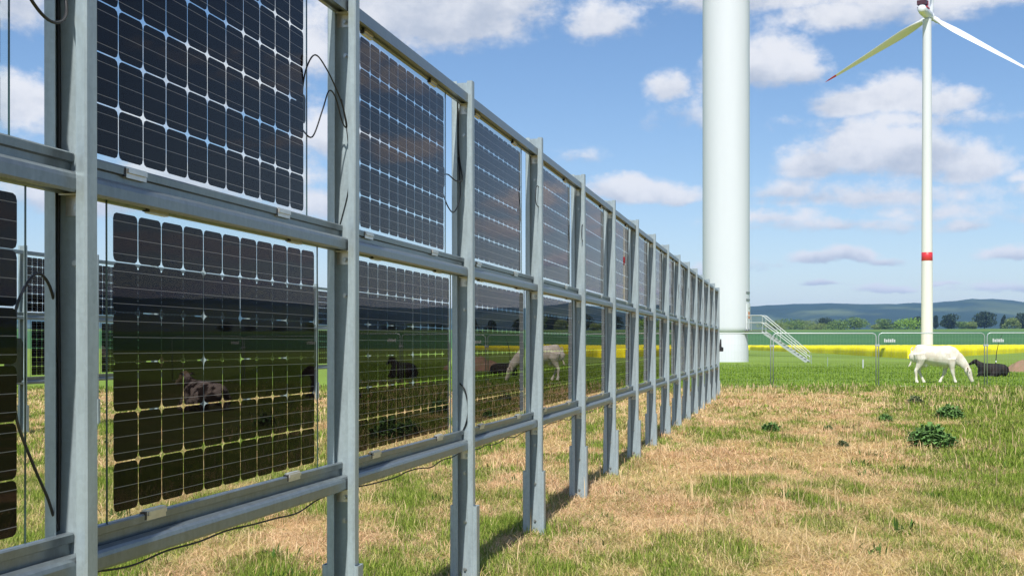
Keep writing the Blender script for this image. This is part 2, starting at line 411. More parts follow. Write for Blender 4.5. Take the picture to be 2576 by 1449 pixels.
# rapeseed in bloom: a crop about a metre tall with its own front edge
def rape_near(x):      # x in the 2576 px picture
    yb = np.interp(x, [1500, 1885, 2100, 2200, 2285, 2360, 2440, 2576, 2700, 2780], [880, 882, 891, 897, 902, 901, 895, 888, 882, 879])
    return np.minimum(1.55 * FX / (yb - 868), 505)
ra = np.linspace(1500, 2780, 420); na = rape_near(ra)
tt = np.linspace(0, 1, 70) ** 1.6
TX, NX = np.meshgrid(tt, ra, indexing='ij'); TT, NN = np.meshgrid(tt, na, indexing='ij')
FAR = 520.0
YY = NN + (np.interp(TX * 0 + NX * 0 + np.broadcast_to(ra, NN.shape), [1500, 2330, 2780], [1, 1, 1]) * FAR - NN) * TT; XX = (NX - 1288) / FX * YY
ZZ = land(XX, YY) + (1.12 + .25 * (fbm2(XX * .8, YY * .5, 70, 3) - .5)) * sst(TT, 0, .0012 + .001)
ZZ[0] = land(XX[0], YY[0]) - .05
M['rape'] = ground_material('rapeseed_bloom', 2.0, .9, .18, .3)
def rape_col(X, Y): 
    k = sst(fbm2(X / 3, Y / 6, 71, 3), .3, .75)[..., None]
    return np.array([.60, .52, .006]) * (1 - k) + np.array([.74, .67, .012]) * k
rm = grid_mesh('rapeseed_field', XX, YY, ZZ, False, rape_col)
tag(link('rapeseed_field', rm, M['rape']), kind='stuff', label='yellow band of rapeseed in bloom beyond the green pasture', cat='crop')

# ------------------------------------------------------------------ solar fence
TH = R(12.41); PD = 2.065
def uv2w(u, v, z=0.0):
    return (u * math.sin(TH) + v * math.cos(TH), u * math.cos(TH) - v * math.sin(TH), z)
U0, PITCH = 3.30, 2.30
LIP = .036
def c_profile(hw, d, lip, t, back=0.0):
    o = [(-hw + lip, back + .004), (-hw + .006, back), (-hw, back + .006), (-hw, back + d - .006), (-hw + .006, back + d),
         (hw - .006, back + d), (hw, back + d - .006), (hw, back + .006), (hw - .006, back), (hw - lip, back + .004)]
    i = [(hw - lip, back + .004 + t), (hw - t - .003, back + t), (hw - t, back + .008), (hw - t, back + d - t), (-hw + t, back + d - t), (-hw + t, back + .008), (-hw + t + .003, back + t), (-hw + lip, back + .004 + t)]
    return o + i
post_mesh = MB().prism(c_profile(.07, .065, LIP, .004), -.3, 3.275).mesh('post', [M['galv']])
pile_mesh = MB().prism(c_profile(.090, .082, .03, .006, -.004), -.4, .52).mesh('pile', [M['galv']])
# bolts sit on the web, which faces the viewer at local y = d - t
def bolt_mesh():
    b = MB(); b.tube([(0, .001, 0), (0, -.003, 0)], .013, 10); b.tube([(0, -.0025, 0), (0, -.012, 0)], .0085, 6)
    return b.mesh('bolt', [M['bolt']])
bolt_me = bolt_mesh()
def bracket_mesh():
    b = MB(); b.box(-.035, .035, -.004, 0, -.062, .0); b.box(-.034, .034, -.045, -.0042, -.004, .0)
    return b.mesh('bracket', [M['alu']])
brk_me = bracket_mesh()
# rail section: raised groove at the back, lower box with rolled edge in front (x = across, z = up), run along y
def rail_mesh(L):
    pr = [(-.034, 0), (-.034, .122), (-.028, .126), (-.010, .126), (-.006, .121), (-.007, .098), (-.018, .094), (-.018, .048), (-.003, .048), (-.003, .060), (.001, .066), (.006, .066), (.024, .060), (.031, .052), (.034, .040), (.034, .008), (.030, 0),
          (.020, .0), (.018, .008), (-.012, .008), (-.014, 0)]
    b = MB(); b.prism(pr, 0, L, axis='y')
    return b.mesh('rail', [M['galv_rail']])
def toprail_mesh(L):
    pr = [(-.034, 0), (-.034, .058), (-.028, .064), (.028, .064), (.034, .058), (.034, 0), (.018, 0), (.016, .012), (-.012, .012), (-.014, 0)]
    b = MB(); b.prism(pr, 0, L, axis='y')
    return b.mesh('rail', [M['galv_rail']])
LN = PITCH - .008
rail_me = rail_mesh(LN); top_me = toprail_mesh(LN)
Z_LOW, Z_MID, Z_TOP = .868, 1.996, 3.125
CP = .1586; CS = .1540; NCOL, NROW = 11, 6
GLX = -.016                      # glass plane inside the rail groove
PW = NCOL * CP + .075; PH = NROW * CP + .085
def octo(s, c=.019):
    h = s / 2
    q = [(-h + c, -h), (h - c, -h), (h - c * .3, -h + c * .3), (h, -h + c), (h, h - c), (h - c * .3, h - c * .3), (h - c, h), (-h + c, h), (-h + c * .3, h - c * .3), (-h, h - c), (-h, -h + c), (-h + c * .3, -h + c * .3)]
    return [(a * .991, b) for a, b in q]
def cell_geo(b, cy, cz, uvs):
    o = octo(CS); n = len(o)
    vs = [(.0006, cy + p, cz + q) for p, q in o] + [(-.0006, cy + p, cz + q) for p, q in o]
    b.add(vs, [tuple(range(n)), tuple(range(n, 2 * n))[::-1]])
    uvs += [(p / CS + .5, q / CS + .5) for p, q in o] + [(p / CS + .5, q / CS + .5) for p, q in reversed(o)]
def cells_mesh(centres, name='cell'):
    b = MB(); uvs = []
    for cy, cz in centres: cell_geo(b, cy, cz, uvs)
    me = bpy.data.meshes.new(name); me.from_pydata(b.v, [], b.f); me.update(); me.materials.append(M['cell'])
    l = me.uv_layers.new(name='UVMap'); l.data.foreach_set('uv', np.array(uvs, np.float32).ravel())
    return me
cell_me = cells_mesh([(0, 0)])
M['glass_edge'] = mat('glass_edge', (.02, .05, .045), .25)
glass_me = MB().box(-.0035, .0035, 0, PW, 0, PH).mesh('glass', [M['glass'], M['glass_edge']])
for p_ in glass_me.polygons: p_.material_index = 0 if abs(p_.normal.x) > .5 else 1
jb = MB(); jb.prism([(-.03, -.05), (-.02, -.062), (.02, -.062), (.03, -.05), (.03, .05), (.02, .062), (-.02, .062), (-.03, .05)], -.024, -.0042, axis='x')
jb_me = jb.mesh('junction_box', [M['rubber']])
cl = MB(); cl.box(-.009, .010, 0, .13, -.004, .032); cl.box(.010, .016, .004, .126, .012, .026)
clamp_me = cl.mesh('clamp', [M['alu']])
pad = MB().box(-.0092, .0102, -.014, 0, .000, .026).mesh('rubber_pad', [M['rubber']])
def cable(pts, r=.0042, parent=None, n=6):
    P = [Vector(p) for p in pts]; out_ = []
    for i in range(len(P) - 1):
        p0 = P[max(i - 1, 0)]; p1 = P[i]; p2 = P[i + 1]; p3 = P[min(i + 2, len(P) - 1)]
        for k in range(6):
            t = k / 6
            out_.append(.5 * ((2 * p1) + (p2 - p0) * t + (2 * p0 - 5 * p1 + 4 * p2 - p3) * t * t + (3 * p1 - p0 - 3 * p2 + p3) * t ** 3))
    out_.append(P[-1])
    return MB().tube(out_, r, n).build('cable', M['rubber'], parent, True)
def panel(root, y0, z0, tilt, indiv, rest, off, label=None, jbox=None):
    """a framed-less double-glass module; its cells are its parts"""
    e = bpy.data.objects.new('solar_panel', None); COL.objects.link(e); e.parent = root
    e.location = (GLX + .006, y0, z0); e.rotation_euler = (tilt[1], tilt[0], tilt[2]); e.empty_display_size = .1
    link('glass', glass_me, None, e)
    if jbox is not None:
        link('junction_box', jb_me, None, e, (0, PW - .033, jbox))
    for c in range(NCOL):
        for r in range(NROW):
            cy = .0375 + CP * (c + .5); cz = .0425 + CP * (r + .5)
            if indiv(c, r): link('cell', cell_me, None, e, (0, cy, cz))
            else: rest.append((e, cy, cz))
    return e
def solar_fence(loc, n0, n1, label, near, skip=(), jit=1.0, bolts=True, rs=1):
    rnd = random.Random(rs)
    root = empty('solar_fence', loc, -TH)
    tag(root, label, 'solar fence')
    us = {}
    for n in range(n0, n1 + 1):
        us[n] = U0 + PITCH * n + rnd.uniform(-.012, .012) * jit * (0 if n in (0, 1, 2, 3) else 1)
    rest = []
    for n in range(n0, n1 + 1):
        zt = rnd.uniform(-.012, .012)
        p = link('post', post_mesh, None, root, (rnd.uniform(-.004, .004), us[n], zt)); p.rotation_euler = (rnd.uniform(-.002, .002), rnd.uniform(-.0022, .0022), rnd.uniform(-.012, .012))
        pl = link('pile', pile_mesh, None, root, (rnd.uniform(-.008, .008), us[n] + .004, rnd.uniform(-.03, .02))); pl.rotation_euler = (0, rnd.uniform(-.006, .006), rnd.uniform(-.03, .03))
        if bolts:
            for z in (.40, .09, 1.79, .72, 2.93): link('bolt', bolt_me, None, p, (0, .061, z))
            for z in (Z_LOW, Z_MID, Z_TOP):
                if n > n0: link('bracket', brk_me, None, root, (.002, us[n] + .060, z - .001)); link('bolt', bolt_me, None, root, (.008, us[n] + .055, z - .04))
    for n in range(n0, n1):
        a = us[n] + .0655; g = us[n + 1] - us[n]
        for me, z in ((rail_me, Z_LOW), (rail_me, Z_MID), (top_me, Z_TOP)):
            r_ = link('rail', me, None, root, (0, a, z)); r_.scale = (1, (g - .008) / LN, 1)
        for lower in (True, False):
            if (n, lower) in skip: continue
            off = ((2.11 if lower else 2.03) if n == -1 else (2.03 if lower else 1.905)) + rnd.uniform(-.02, .02) * (0 if n in (-1, 0, 1) else 1)
            y0 = us[n] + off - NCOL * CP - .0375
            z0 = (1.020 if lower else 2.137) - .0425
            tl = (rnd.gauss(0, .0009), 0, .0065 + rnd.gauss(0, .0014))
            panel(root, y0, z0, tl, near.get((n, lower), lambda c, r: False), rest, off, jbox=(.53 if lower else .50))
            # clamps at both edges
            zb = z0 - .004; ztp = z0 + PH - .022
            if bolts:
                for f in (.14, .80):
                    for z in (zb, ztp):
                        cp = link('clamp', clamp_me, None, root, (GLX, y0 + f * PW + rnd.uniform(-.02, .02), z))
                        link('rubber_pad', pad, None, cp)
    # every other cell in one mesh
    if rest:
        b = MB(); uvs = []
        o = octo(CS); k = len(o)
        groups = {}
        for e, cy, cz in rest: groups.setdefault(e, []).append((cy, cz))
        for e, cs in groups.items():
            mtx = Matrix.LocRotScale(e.location, e.rotation_euler, (1, 1, 1))
            for cy, cz in cs:
                base = len(b.v)
                for sx in (.0006, -.0006):
                    for p_, q_ in o: b.v.append(tuple(mtx @ Vector((sx, cy + p_, cz + q_))))
                b.f.append(tuple(range(base, base + k))); b.f.append(tuple(range(base + k, base + 2 * k))[::-1])
                uvs += [(p_ / CS + .5, q_ / CS + .5) for p_, q_ in o] + [(p_ / CS + .5, q_ / CS + .5) for p_, q_ in reversed(o)]
        me = bpy.data.meshes.new('cell'); me.from_pydata(b.v, [], b.f); me.update(); me.materials.append(M['cell'])
        l = me.uv_layers.new(name='UVMap'); l.data.foreach_set('uv', np.array(uvs, np.float32).ravel())
        tag(link('cell', me, None, root), kind='stuff')
    return root, us
allc = lambda c, r: True
fence1, US = solar_fence(uv2w(0, -PD), -1, 15, 'long row of upright double-sided solar panels on galvanised posts in the foreground',
                         {(0, True): allc, (0, False): allc, (1, True): allc, (1, False): allc, (-1, True): lambda c, r: c > 8, (-1, False): lambda c, r: c > 9}, rs=4)
fence2, US2 = solar_fence(uv2w(0, -PD - 10.9), 3, 17, 'second row of upright solar panels standing in the grass behind the foreground row', {},
                          skip={(6, False), (6, True)}, bolts=False, rs=9)
# cables of the foreground row
def cb(pts, r=.0042): return cable(pts, r, fence1)
u0 = US[0]; u1 = US[1]; u2 = US[2]; u3 = US[3]; u4 = US[4]
cb([(.0, u0 - .40, 2.85), (.02, u0 - .34, 2.66), (.03, u0 - .24, 2.52), (.03, u0 - .13, 2.465), (.02, u0 - .03, 2.50), (-.02, u0 + .03, 2.62), (-.045, u0 + .045, 2.9)], .005)
cb([(-.052, u0 + .05, 3.1), (-.055, u0 + .052, 2.6), (-.052, u0 + .052, 2.2), (-.056, u0 + .052, 1.8), (-.05, u0 + .05, 1.3), (-.055, u0 + .05, 1.0)], .006)
cb([(-.035, u0 - .195, 1.56), (-.03, u0 - .19, 1.66), (-.02, u0 - .13, 1.745), (-.03, u0 - .05, 1.74), (-.045, u0 + .02, 1.66), (-.055, u0 + .05, 1.5)], .0045)
cb([(-.035, u0 - .195, 1.45), (-.03, u0 - .19, 1.34), (-.02, u0 - .12, 1.20), (-.035, u0 - .03, 1.10), (-.05, u0 + .04, 1.0)], .0045)
cb([(-.03, u1 - .40, 2.64), (-.01, u1 - .40, 2.76), (.01, u1 - .34, 2.84), (.02, u1 - .22, 2.80), (.03, u1 - .08, 2.70), (.035, u1 - .01, 2.61), (.03, u1 + .01, 2.575), (.02, u1 - .02, 2.60), (.01, u1 - .08, 2.70), (.0, u1 - .14, 2.72), (.0, u1 - .22, 2.62), (-.01, u1 - .32, 2.48), (-.03, u1 - .39, 2.50)], .0036)
cb([(-.01, u1 + .052, 2.72), (.018, u1 + .055, 2.55), (.028, u1 + .055, 2.40), (.022, u1 + .055, 2.28), (-.02, u1 + .055, 2.12)], .0022)
cb([(-.035, u2 - .40, 2.6), (-.02, u2 - .3, 2.62), (-.01, u2 - .15, 2.60), (.0, u2 - .02, 2.62), (-.03, u2 + .05, 2.72), (-.045, u2 + .05, 2.85), (-.045, u2 + .05, 3.1)])
cb([(-.035, u2 - .40, 2.52), (-.02, u2 - .3, 2.42), (-.02, u2 - .15, 2.4), (-.01, u2 - .04, 2.5), (-.03, u2 + .03, 2.66), (-.045, u2 + .05, 2.78)])
cb([(-.035, u2 + .05, 1.30), (.0, u2 + .045, 1.26), (.02, u2 + .04, 1.18), (.022, u2 + .04, 1.10), (.0, u2 + .05, 1.02), (-.03, u2 + .055, .97)])
def ring(u, z, ry, rz, n=12):
    pts = [(.045 + .002 * k * 0, u + ry * math.cos(a), z + rz * math.sin(a)) for k, a in enumerate(np.linspace(1.9, 1.9 + 2 * math.pi * 1.04, n))]
    return cb(pts, .0035)
ring(u3 - .03, 2.78, .10, .085); ring(u4 - .02, 2.68, .05, .08)
for n in (9, 10, 12, 14): ring(US[n] - .02, 2.62 + .03 * (n % 3), .09, .08)
rc = random.Random(3)
for n in range(-1, 15):
    a = US[n] + .12; g = PITCH - .2; pts = []
    k = 9
    for i in range(k + 1):
        s_ = i / k; sag = (.006 + .03 * abs(math.sin(s_ * math.pi * 2 + rc.uniform(-.4, .4)))) * (1 if 0 < i < k else 0)
        pts.append((.012 + 0, a + g * s_, Z_LOW - .002 - sag * rc.uniform(.3, 1.0)))
    cb(pts, .0036)
# small control box on the far end post
cbx = MB(); cbx.prism([(0, 0), (.10, 0), (.115, .02), (.115, .12), (.06, .14), (.055, .36), (.02, .37), (.0, .14)], -.03, .05, axis='y')
cbx.build('control_box', M['rubber'], fence1, loc=(.075, US[15] + .02, 1.36))

# ------------------------------------------------------------------ wind turbines
def blade_mesh(L, tipz):
    """blade along +z, root at z=0; returns body and red tip"""
    st = [(0, 1.05, 1.0, 0), (.03, 1.05, .95, 0), (.07, 1.5, .72, -6), (.14, 2.2, .5, -14), (.22, 2.45, .4, -12), (.32, 2.2, .3, -9), (.45, 1.75, .22, -6), (.6, 1.35, .16, -4), (.75, 1.0, .12, -2), (.88, .62, .07, 1), (.96, .38, .05, 0), (1.0, .08, .02, 0)]
    def ringat(s, ch, thk, tw):
        pts = []
        n = 14
        for k in range(n):
            a = 2 * math.pi * k / n
            if s < .05: x = math.cos(a) * ch; y = math.sin(a) * ch * (thk if thk < 1 else 1)
            else:
                x = math.cos(a) * ch * .82 - .30 * ch + (ch * .28); y = math.sin(a) * thk * (.62 + .38 * math.cos(a))
            c_, s_ = math.cos(R(tw)), math.sin(R(tw))
            pts.append((x * c_ - y * s_, x * s_ + y * c_, s * L))
        return pts
    def lerp(s):
        for i in range(len(st) - 1):
            if st[i][0] <= s <= st[i + 1][0]:
                t = (s - st[i][0]) / (st[i + 1][0] - st[i][0]); return tuple(st[i][j] * (1 - t) + st[i + 1][j] * t for j in range(4))
    def mk(ss, name, m):
        b = MB(); n = 14; vs = []
        for s in ss: vs += ringat(s, *lerp(s)[1:])
        fs = [(i * n + k, i * n + (k + 1) % n, (i + 1) * n + (k + 1) % n, (i + 1) * n + k) for i in range(len(ss) - 1) for k in range(n)]
        fs += [tuple(range(n))[::-1], tuple(range((len(ss) - 1) * n, len(ss) * n))]
        b.add(vs, fs); return auto_smooth(b.mesh(name, [m]), 50)
    cut = .89
    return mk([*np.linspace(0, .28, 14), *np.linspace(.32, cut, 14)], 'blade', M['white']), mk([*np.linspace(cut + .0005, 1.0, 7)], 'blade_tip', M['turbine_red'])
def turbine(X, Y, hubz, label, rbase, rtop, yaw, rot, prof=None, band=None, L=54, group=None):
    zb = float(land(np.array(X), np.array(Y)))
    root = empty('wind_turbine', (X, Y, zb)); tag(root, label, 'wind turbine', group)
    H_ = hubz - zb - 2.2
    prof = prof or [(rbase, -.5), (rbase, .0), (rbase * .985, 8)] + [(rbase + (rtop - rbase) * t, H_ * t) for t in np.linspace(.12, 1, 12)]
    tw = MB().lathe(prof, 64).build('tower', M['white'], root); auto_smooth(tw.data, 30)
    if band:
        z0, z1 = band
        rr_ = lambda z: rbase + (rtop - rbase) * z / H_ + .03
        MB().lathe([(rr_(z0) - .02, z0), (rr_(z0), z0 + .01), (rr_(z1), z1 - .01), (rr_(z1) - .02, z1)], 64).build('red_band', M['turbine_red'], root, True)
    # nacelle points along local +y of an empty turned by yaw
    hd = bpy.data.objects.new('nacelle_assembly', None); 
    na = MB(); na.tube([(0, -8.6, .45), (0, -8.1, .35), (0, -5.5, .15), (0, 0, 0), (0, 2.8, 0), (0, 3.9, 0)], [1.0, 1.75, 2.0, 2.0, 1.75, 1.3], 20, ell=[.9, 1.6, 1.85, 1.85, 1.7, 1.3], up=(1, 0, 0))
    nac = na.build('nacelle', M['white'], root, True); nac.location = (0, 0, H_ + 2.2); nac.rotation_euler = (0, 0, yaw)
    c_ = MB(); c_.box(-1.75, 1.75, -8.3, -5.4, 2.0, 3.7); c_.box(-1.8, 1.8, -5.4, -4.7, 1.95, 3.8, 1)
    cc = c_.build('cooler', [M['turbine_dark'], M['turbine_red']], root); cc.location = nac.location; cc.rotation_euler = nac.rotation_euler
    rs_ = MB(); rs_.box(-1.93, 1.93, -7.2, -3.2, .9, 1.35)
    s2 = rs_.build('red_stripe', M['turbine_red'], root); s2.location = nac.location; s2.rotation_euler = nac.rotation_euler
    hb = MB(); hb.tube([(0, 3.7, 0), (0, 4.1, 0), (0, 5.9, 0), (0, 6.7, 0), (0, 7.2, 0)], [1.3, 1.7, 1.7, 1.25, .3], 24)
    hub = hb.build('hub', M['white'], root, True); hub.location = nac.location; hub.rotation_euler = nac.rotation_euler
    bm_, tm_ = blade_mesh(L, 0)
    for k in range(3):
        mtx = Matrix.Translation(nac.location) @ Matrix.Rotation(yaw, 4, 'Z') @ Matrix.Translation((0, 5.1, 0)) @ Matrix.Rotation(rot + k * 2 * math.pi / 3, 4, 'Y') @ Matrix.Rotation(R(-2), 4, 'X') @ Matrix.Translation((0, 0, 1.2)) @ Matrix.Rotation(R(-42), 4, 'Z')
        b = link('blade', bm_, None, root); b.matrix_local = mtx
        link('blade_tip', tm_, None, b)
    return root
def at(x, Z): return ((x - 1288) / FX * Z, Z)
Z2 = 500.0; X2 = (2332 - 1288) / FX * Z2
turbine(X2, Z2, EYE + (868 - 36) / FX * Z2, 'distant white wind turbine with red tower band and red blade tips', 2.28, 1.68, R(-33), R(4.5), band=(EYE + (868 - 653) / FX * Z2 - .9, EYE + (868 - 632) / FX * Z2 - .9), L=47.5, group=None)
# near turbine
Z1 = 116.4; X1 = (1826.5 - 1288) / FX * Z1
rb = 58.5 / FX * Z1
prof1 = [(rb * .93, -.4), (rb * .93, .0), (rb * .925, 1.25), (rb * .86, 1.9), (rb * .75, 2.55), (rb * .75, 2.60), (rb * .985, 2.62), (rb, 2.7), (rb, 6), (rb * 1.0, 14), (rb * 1.0, 30), (rb * .93, 60), (rb * .8, 96.8)]
prof1 = [(rb * .955, -.4), (rb * .955, .0), (rb * .952, .8), (rb * .945, 1.3), (rb * .925, 1.9), (rb * .90, 2.5), (rb * .90, 2.62), (rb * .97, 2.85), (rb * .995, 3.0), (rb, 3.2), (rb, 6), (rb, 14), (rb, 32), (rb * .93, 60), (rb * .8, 96.8)]
T1 = turbine(X1, Z1, 99.0, 'thick white wind turbine tower with entrance stairs at its foot', rb, rb * .8, R(-27), R(20), prof=prof1, L=45)
# entrance door, vents, platform and stairs (local coordinates of the tower foot; stairs run towards +x)
def T1b(b, name, m): return b.build(name, m, T1)
ta = R(-28)    # direction of the door on the tower wall, measured from +x towards the viewer
dr = MB(); 
def wallpatch(b, a0, a1, z0, z1, off0, off1, mi=0, n=6):
    vs = []; 
    for k in range(n + 1):
        a = a0 + (a1 - a0) * k / n
        for (r_, z) in ((rb + off0, z0), (rb + off0, z1), (rb + off1, z1), (rb + off1, z0)): vs.append((r_ * math.cos(a), r_ * math.sin(a), z))
    fs = []
    for k in range(n):
        for q in range(4): fs.append((k * 4 + q, k * 4 + (q + 1) % 4, (k + 1) * 4 + (q + 1) % 4, (k + 1) * 4 + q))
    fs += [(0, 1, 2, 3), (n * 4 + 3, n * 4 + 2, n * 4 + 1, n * 4)]
    b.add(vs, fs, mi)
wallpatch(dr, ta - .22, ta + .24, 3.0, 5.35, -.05, .05)
M['door'] = mat('door_paint', (.70, .72, .72), .4, 0, .4, .02, 2)
M['vent'] = mat('vent_grey', (.28, .30, .30), .5, .2)
M['orange'] = mat('warning_orange', (.62, .26, .13), .6)
door = T1b(dr, 'door', M['door'])
sg = MB(); wallpatch(sg, ta - .12, ta + .10, 4.28, 4.62, .054, .06, 0); wallpatch(sg, ta - .12, ta + .10, 3.98, 4.22, .054, .06, 0)
o_ = sg.build('warning_sticker', M['orange'], door)
sg2 = MB(); wallpatch(sg2, ta - .06, ta + .05, 4.86, 5.02, .054, .06, 0)
sg2.build('door_sign', M['vent'], door)
sg3 = MB(); wallpatch(sg3, ta + .16, ta + .19, 3.9, 4.15, .054, .11, 0); sg3.build('handle', M['vent'], door)
for zz in (5.62, 6.28):
    v_ = MB()
    for k in range(3): wallpatch(v_, ta - .26, ta + .26, zz + k * .07, zz + k * .07 + .04, -.02, .03)
    T1b(v_, 'vent', M['vent'])
SA = R(-25); ca_, sa_ = math.cos(SA), math.sin(SA)
def T1r(b, name, m):
    b.v = [(x * ca_ - y * sa_, x * sa_ + y * ca_, z) for x, y, z in b.v]; return b.build(name, m, T1)
px0, px1 = rb * .90, 3.52; py0, py1 = -.72, .72; pz = 2.88; run = 4.1
pf = MB(); pf.box(px0, px1, py0, py1, pz - .10, pz); T1r(pf, 'platform', M['alu_dark'])
def rod(b, a, c, r=.035): b.tube([a, c], r, 8)
for yy in (py0 + .03, py1 - .03):
    s_ = MB(); s_.prism([(px1, pz - .24), (px1, pz - .02), (px1 + run, .10), (px1 + run, -.12)], yy - .03, yy + .03, axis='y'); T1r(s_, 'stringer', M['steelwhite'])
    for hh in (1.38, .72):
        b_ = MB(); b_.tube([(px0 + .2, yy, pz + hh), (px1 - .08, yy, pz + hh), (px1 + .08, yy, pz + hh - .04), (px1 + run, yy, hh * .62 + .02)], .034, 8); T1r(b_, 'handrail', M['steelwhite'])
    for k in range(4):
        t_ = k / 3; xk = px1 + .05 + (run - .08) * t_; zk = pz * (1 - t_)
        b_ = MB(); rod(b_, (xk, yy, zk - .1), (xk, yy, zk + 1.36 - .52 * t_), .026); T1r(b_, 'baluster', M['steelwhite'])
    b_ = MB(); rod(b_, (px0 + .25, yy, pz - .05), (px0 + .25, yy, pz + 1.37), .026); T1r(b_, 'baluster', M['steelwhite'])
for k in range(13):
    t_ = (k + .6) / 13.2; xk = px1 + run * t_; zk = (pz - .05) * (1 - t_)
    b_ = MB(); b_.box(xk - .13, xk + .13, py0 + .065, py1 - .065, zk - .04, zk); T1r(b_, 'tread', M['steelwhite'])


# ------------------------------------------------------------------ mobile construction fence
def mobile_panel(xc, Y, w, label, bright=False, sign=True, rz=0.0, dz=0.0):
    X, _ = at(xc, Y); z0 = float(land(np.array(X), np.array(Y)))
    root = empty('fence_panel', (X, Y, z0 - .03 + dz), rz); tag(root, label, 'mesh fence', 'mesh fence panels across the pasture')
    hw = w / 2; H_ = 2.04; r_ = .12
    b = MB(); pts = [(-hw, 0, 0), (-hw, 0, H_ - r_), (-hw + r_ * .3, 0, H_ - r_ * .3), (-hw + r_, 0, H_), (hw - r_, 0, H_), (hw - r_ * .3, 0, H_ - r_ * .3), (hw, 0, H_ - r_), (hw, 0, 0)]
    b.tube(pts, .021, 8); b.build('tube_frame', M['steelwhite'] if bright else M['mobile'], root, True)
    b = MB(); b.tube([(-hw, 0, .045), (hw, 0, .045)], .021, 8); b.build('bottom_tube', M['steelwhite'], root, True)
    b = MB()
    x = -hw + .12
    while x < hw - .05: b.box(x - .0009, x + .0009, -.0009, .0009, .06, H_); x += .12
    for z in (.30, .56, .82, 1.08, 1.34, 1.60, 1.84): b.box(-hw, hw, -.0056, -.002, z - .0009, z + .0009)
    tag(b.build('wire_mesh', M['wire'], root), kind='stuff')
    if sign:
        b = MB(); x = -hw + .20
        for k, (wd, hh) in enumerate(((.05, .13), (.06, .1), (.045, .12), (.07, .11), (.05, .13), (.055, .1))):
            b.box(x, x + wd, -.012, -.006, 1.70, 1.70 + hh); x += wd + .018
        b.build('lettered_plate', M['whitepaint'], root)
    b = MB(); b.box(-hw - .06, -hw + .24, -.3, .3, -.06, .07); b.build('foot', M['concrete'], root)
    return root
M['whitepaint'] = mat('white_letters', (.5, .52, .51), .5)
M['concrete'] = mat('concrete', (.25, .24, .22), .9, 0, .2, .15, 12)
FY = 47.0; ppm = FX / FY
edges = [1676, 1942, 2207, 2480, 2750, 3020, 3290, 3560]
labs = ['mesh fence panel half hidden by the row of solar panels, left of the stairs', 'mesh fence panel with a bright white top rail in front of the stairs',
        'mesh fence panel with a small white lettered plate in front of the distant turbine', 'mesh fence panel in front of the black cow at the right edge',
        'mesh fence panel mirrored in the solar panels, right of the lying black cow', 'mesh fence panel mirrored in the solar panels, second past the right edge', 'mesh fence panel mirrored in the solar panels, outermost on the right']
for i in range(7):
    w = (edges[i + 1] - edges[i]) / ppm - .10
    mp_ = mobile_panel((edges[i] + edges[i + 1]) / 2, FY, w, labs[i], bright=(i in (0, 1)), sign=(i >= 2), dz=(-.03 if i < 2 else .01))
for i in range(1, 7):
    X, _ = at(edges[i], FY)
    b = MB(); b.box(-.09, .09, -.03, .03, -.035, .035); b.tube([(0, -.05, 0), (0, .05, 0)], .02, 6)
    o = b.build('clip', M['steelwhite'], None); o.location = (X, FY, 1.52 + float(land(np.array(X), np.array(FY))))
    tag(o, ['steel clip joining two mesh fence panels behind the stairs', 'steel clip joining fence panels left of the white cow', 'steel clip joining fence panels over the black cow', 'steel clip past the right edge, first', 'steel clip past the right edge, middle one', 'steel clip past the right edge, last'][i - 1], 'clip', 'clips of the mesh fence')
# pasture stakes
for k, (x, yb, yt, lb) in enumerate(((2171, 926, 904, 'short whitish pasture stake left of the white cow'), (2082, 922, 898, 'thin pale pasture stake below the rapeseed band'), (2041, 915, 893, 'thin pale pasture stake right of the stairs'), (2419, 922, 898, 'thin pale pasture stake between the white cow and the black cow'))):
    Y = 1.55 * FX / (yb - 868); X, _ = at(x, Y); h_ = (yb - yt) / FX * Y
    b = MB(); b.tube([(0, 0, -.2), (0, 0, h_)], .05 if k == 0 else .025, 6); b.tube([(0, 0, h_ * .8), (.06, 0, h_ * .8)], .012, 5)
    o = b.build('pasture_stake', M['whitepaint'] if k == 0 else M['wire']); o.location = (X, Y, float(land(np.array(X), np.array(Y))))
    tag(o, lb, 'stake', 'pasture stakes')
# springy rod behind the black cow
Y = 70; X, _ = at(2504, Y)
b = MB(); b.tube([(0, 0, -.1), (0.02, 0, .6), (.08, 0, 1.2), (.2, 0, 1.75), (.38, 0, 2.15)], [.03, .025, .02, .015, .01], 6)
b.box(.0, .07, -.03, .03, .6, .68, 1)
o = b.build('bent_rod', [M['rubber'], M['door']]); o.location = (X, Y, 0); tag(o, 'thin dark bent rod rising behind the lying black cow', 'rod')
# earth heap
M['earth'] = mat('pinkish_earth', (.30, .17, .13), .95, 0, .1, .3, 2.2, .8, 6, col2=(.20, .16, .08))
hx = np.linspace(-3.4, 3.4, 60); hy = np.linspace(-2, 2, 36)
HX, HY = np.meshgrid(hx, hy, indexing='ij')
HZ = 1.25 * np.clip(1 - (HX / 3.3) ** 2 - (HY / 1.9) ** 2, 0, 1) ** .7 * (.75 + .5 * fbm2(HX * 1.2 + 5, HY * 1.2, 88, 4)) + .12 * (fbm2(HX * 5, HY * 5, 89, 2) - .5) - .06
o = link('earth_heap', grid_mesh('earth_heap', HX, HY, HZ), M['earth']); Y = 72; X, _ = at(2622, Y)
o.scale = (.66, .8, .72); o.location = (X, Y, 0); tag(o, 'low heap of pinkish bare earth right of the lying black cow', 'earth heap')

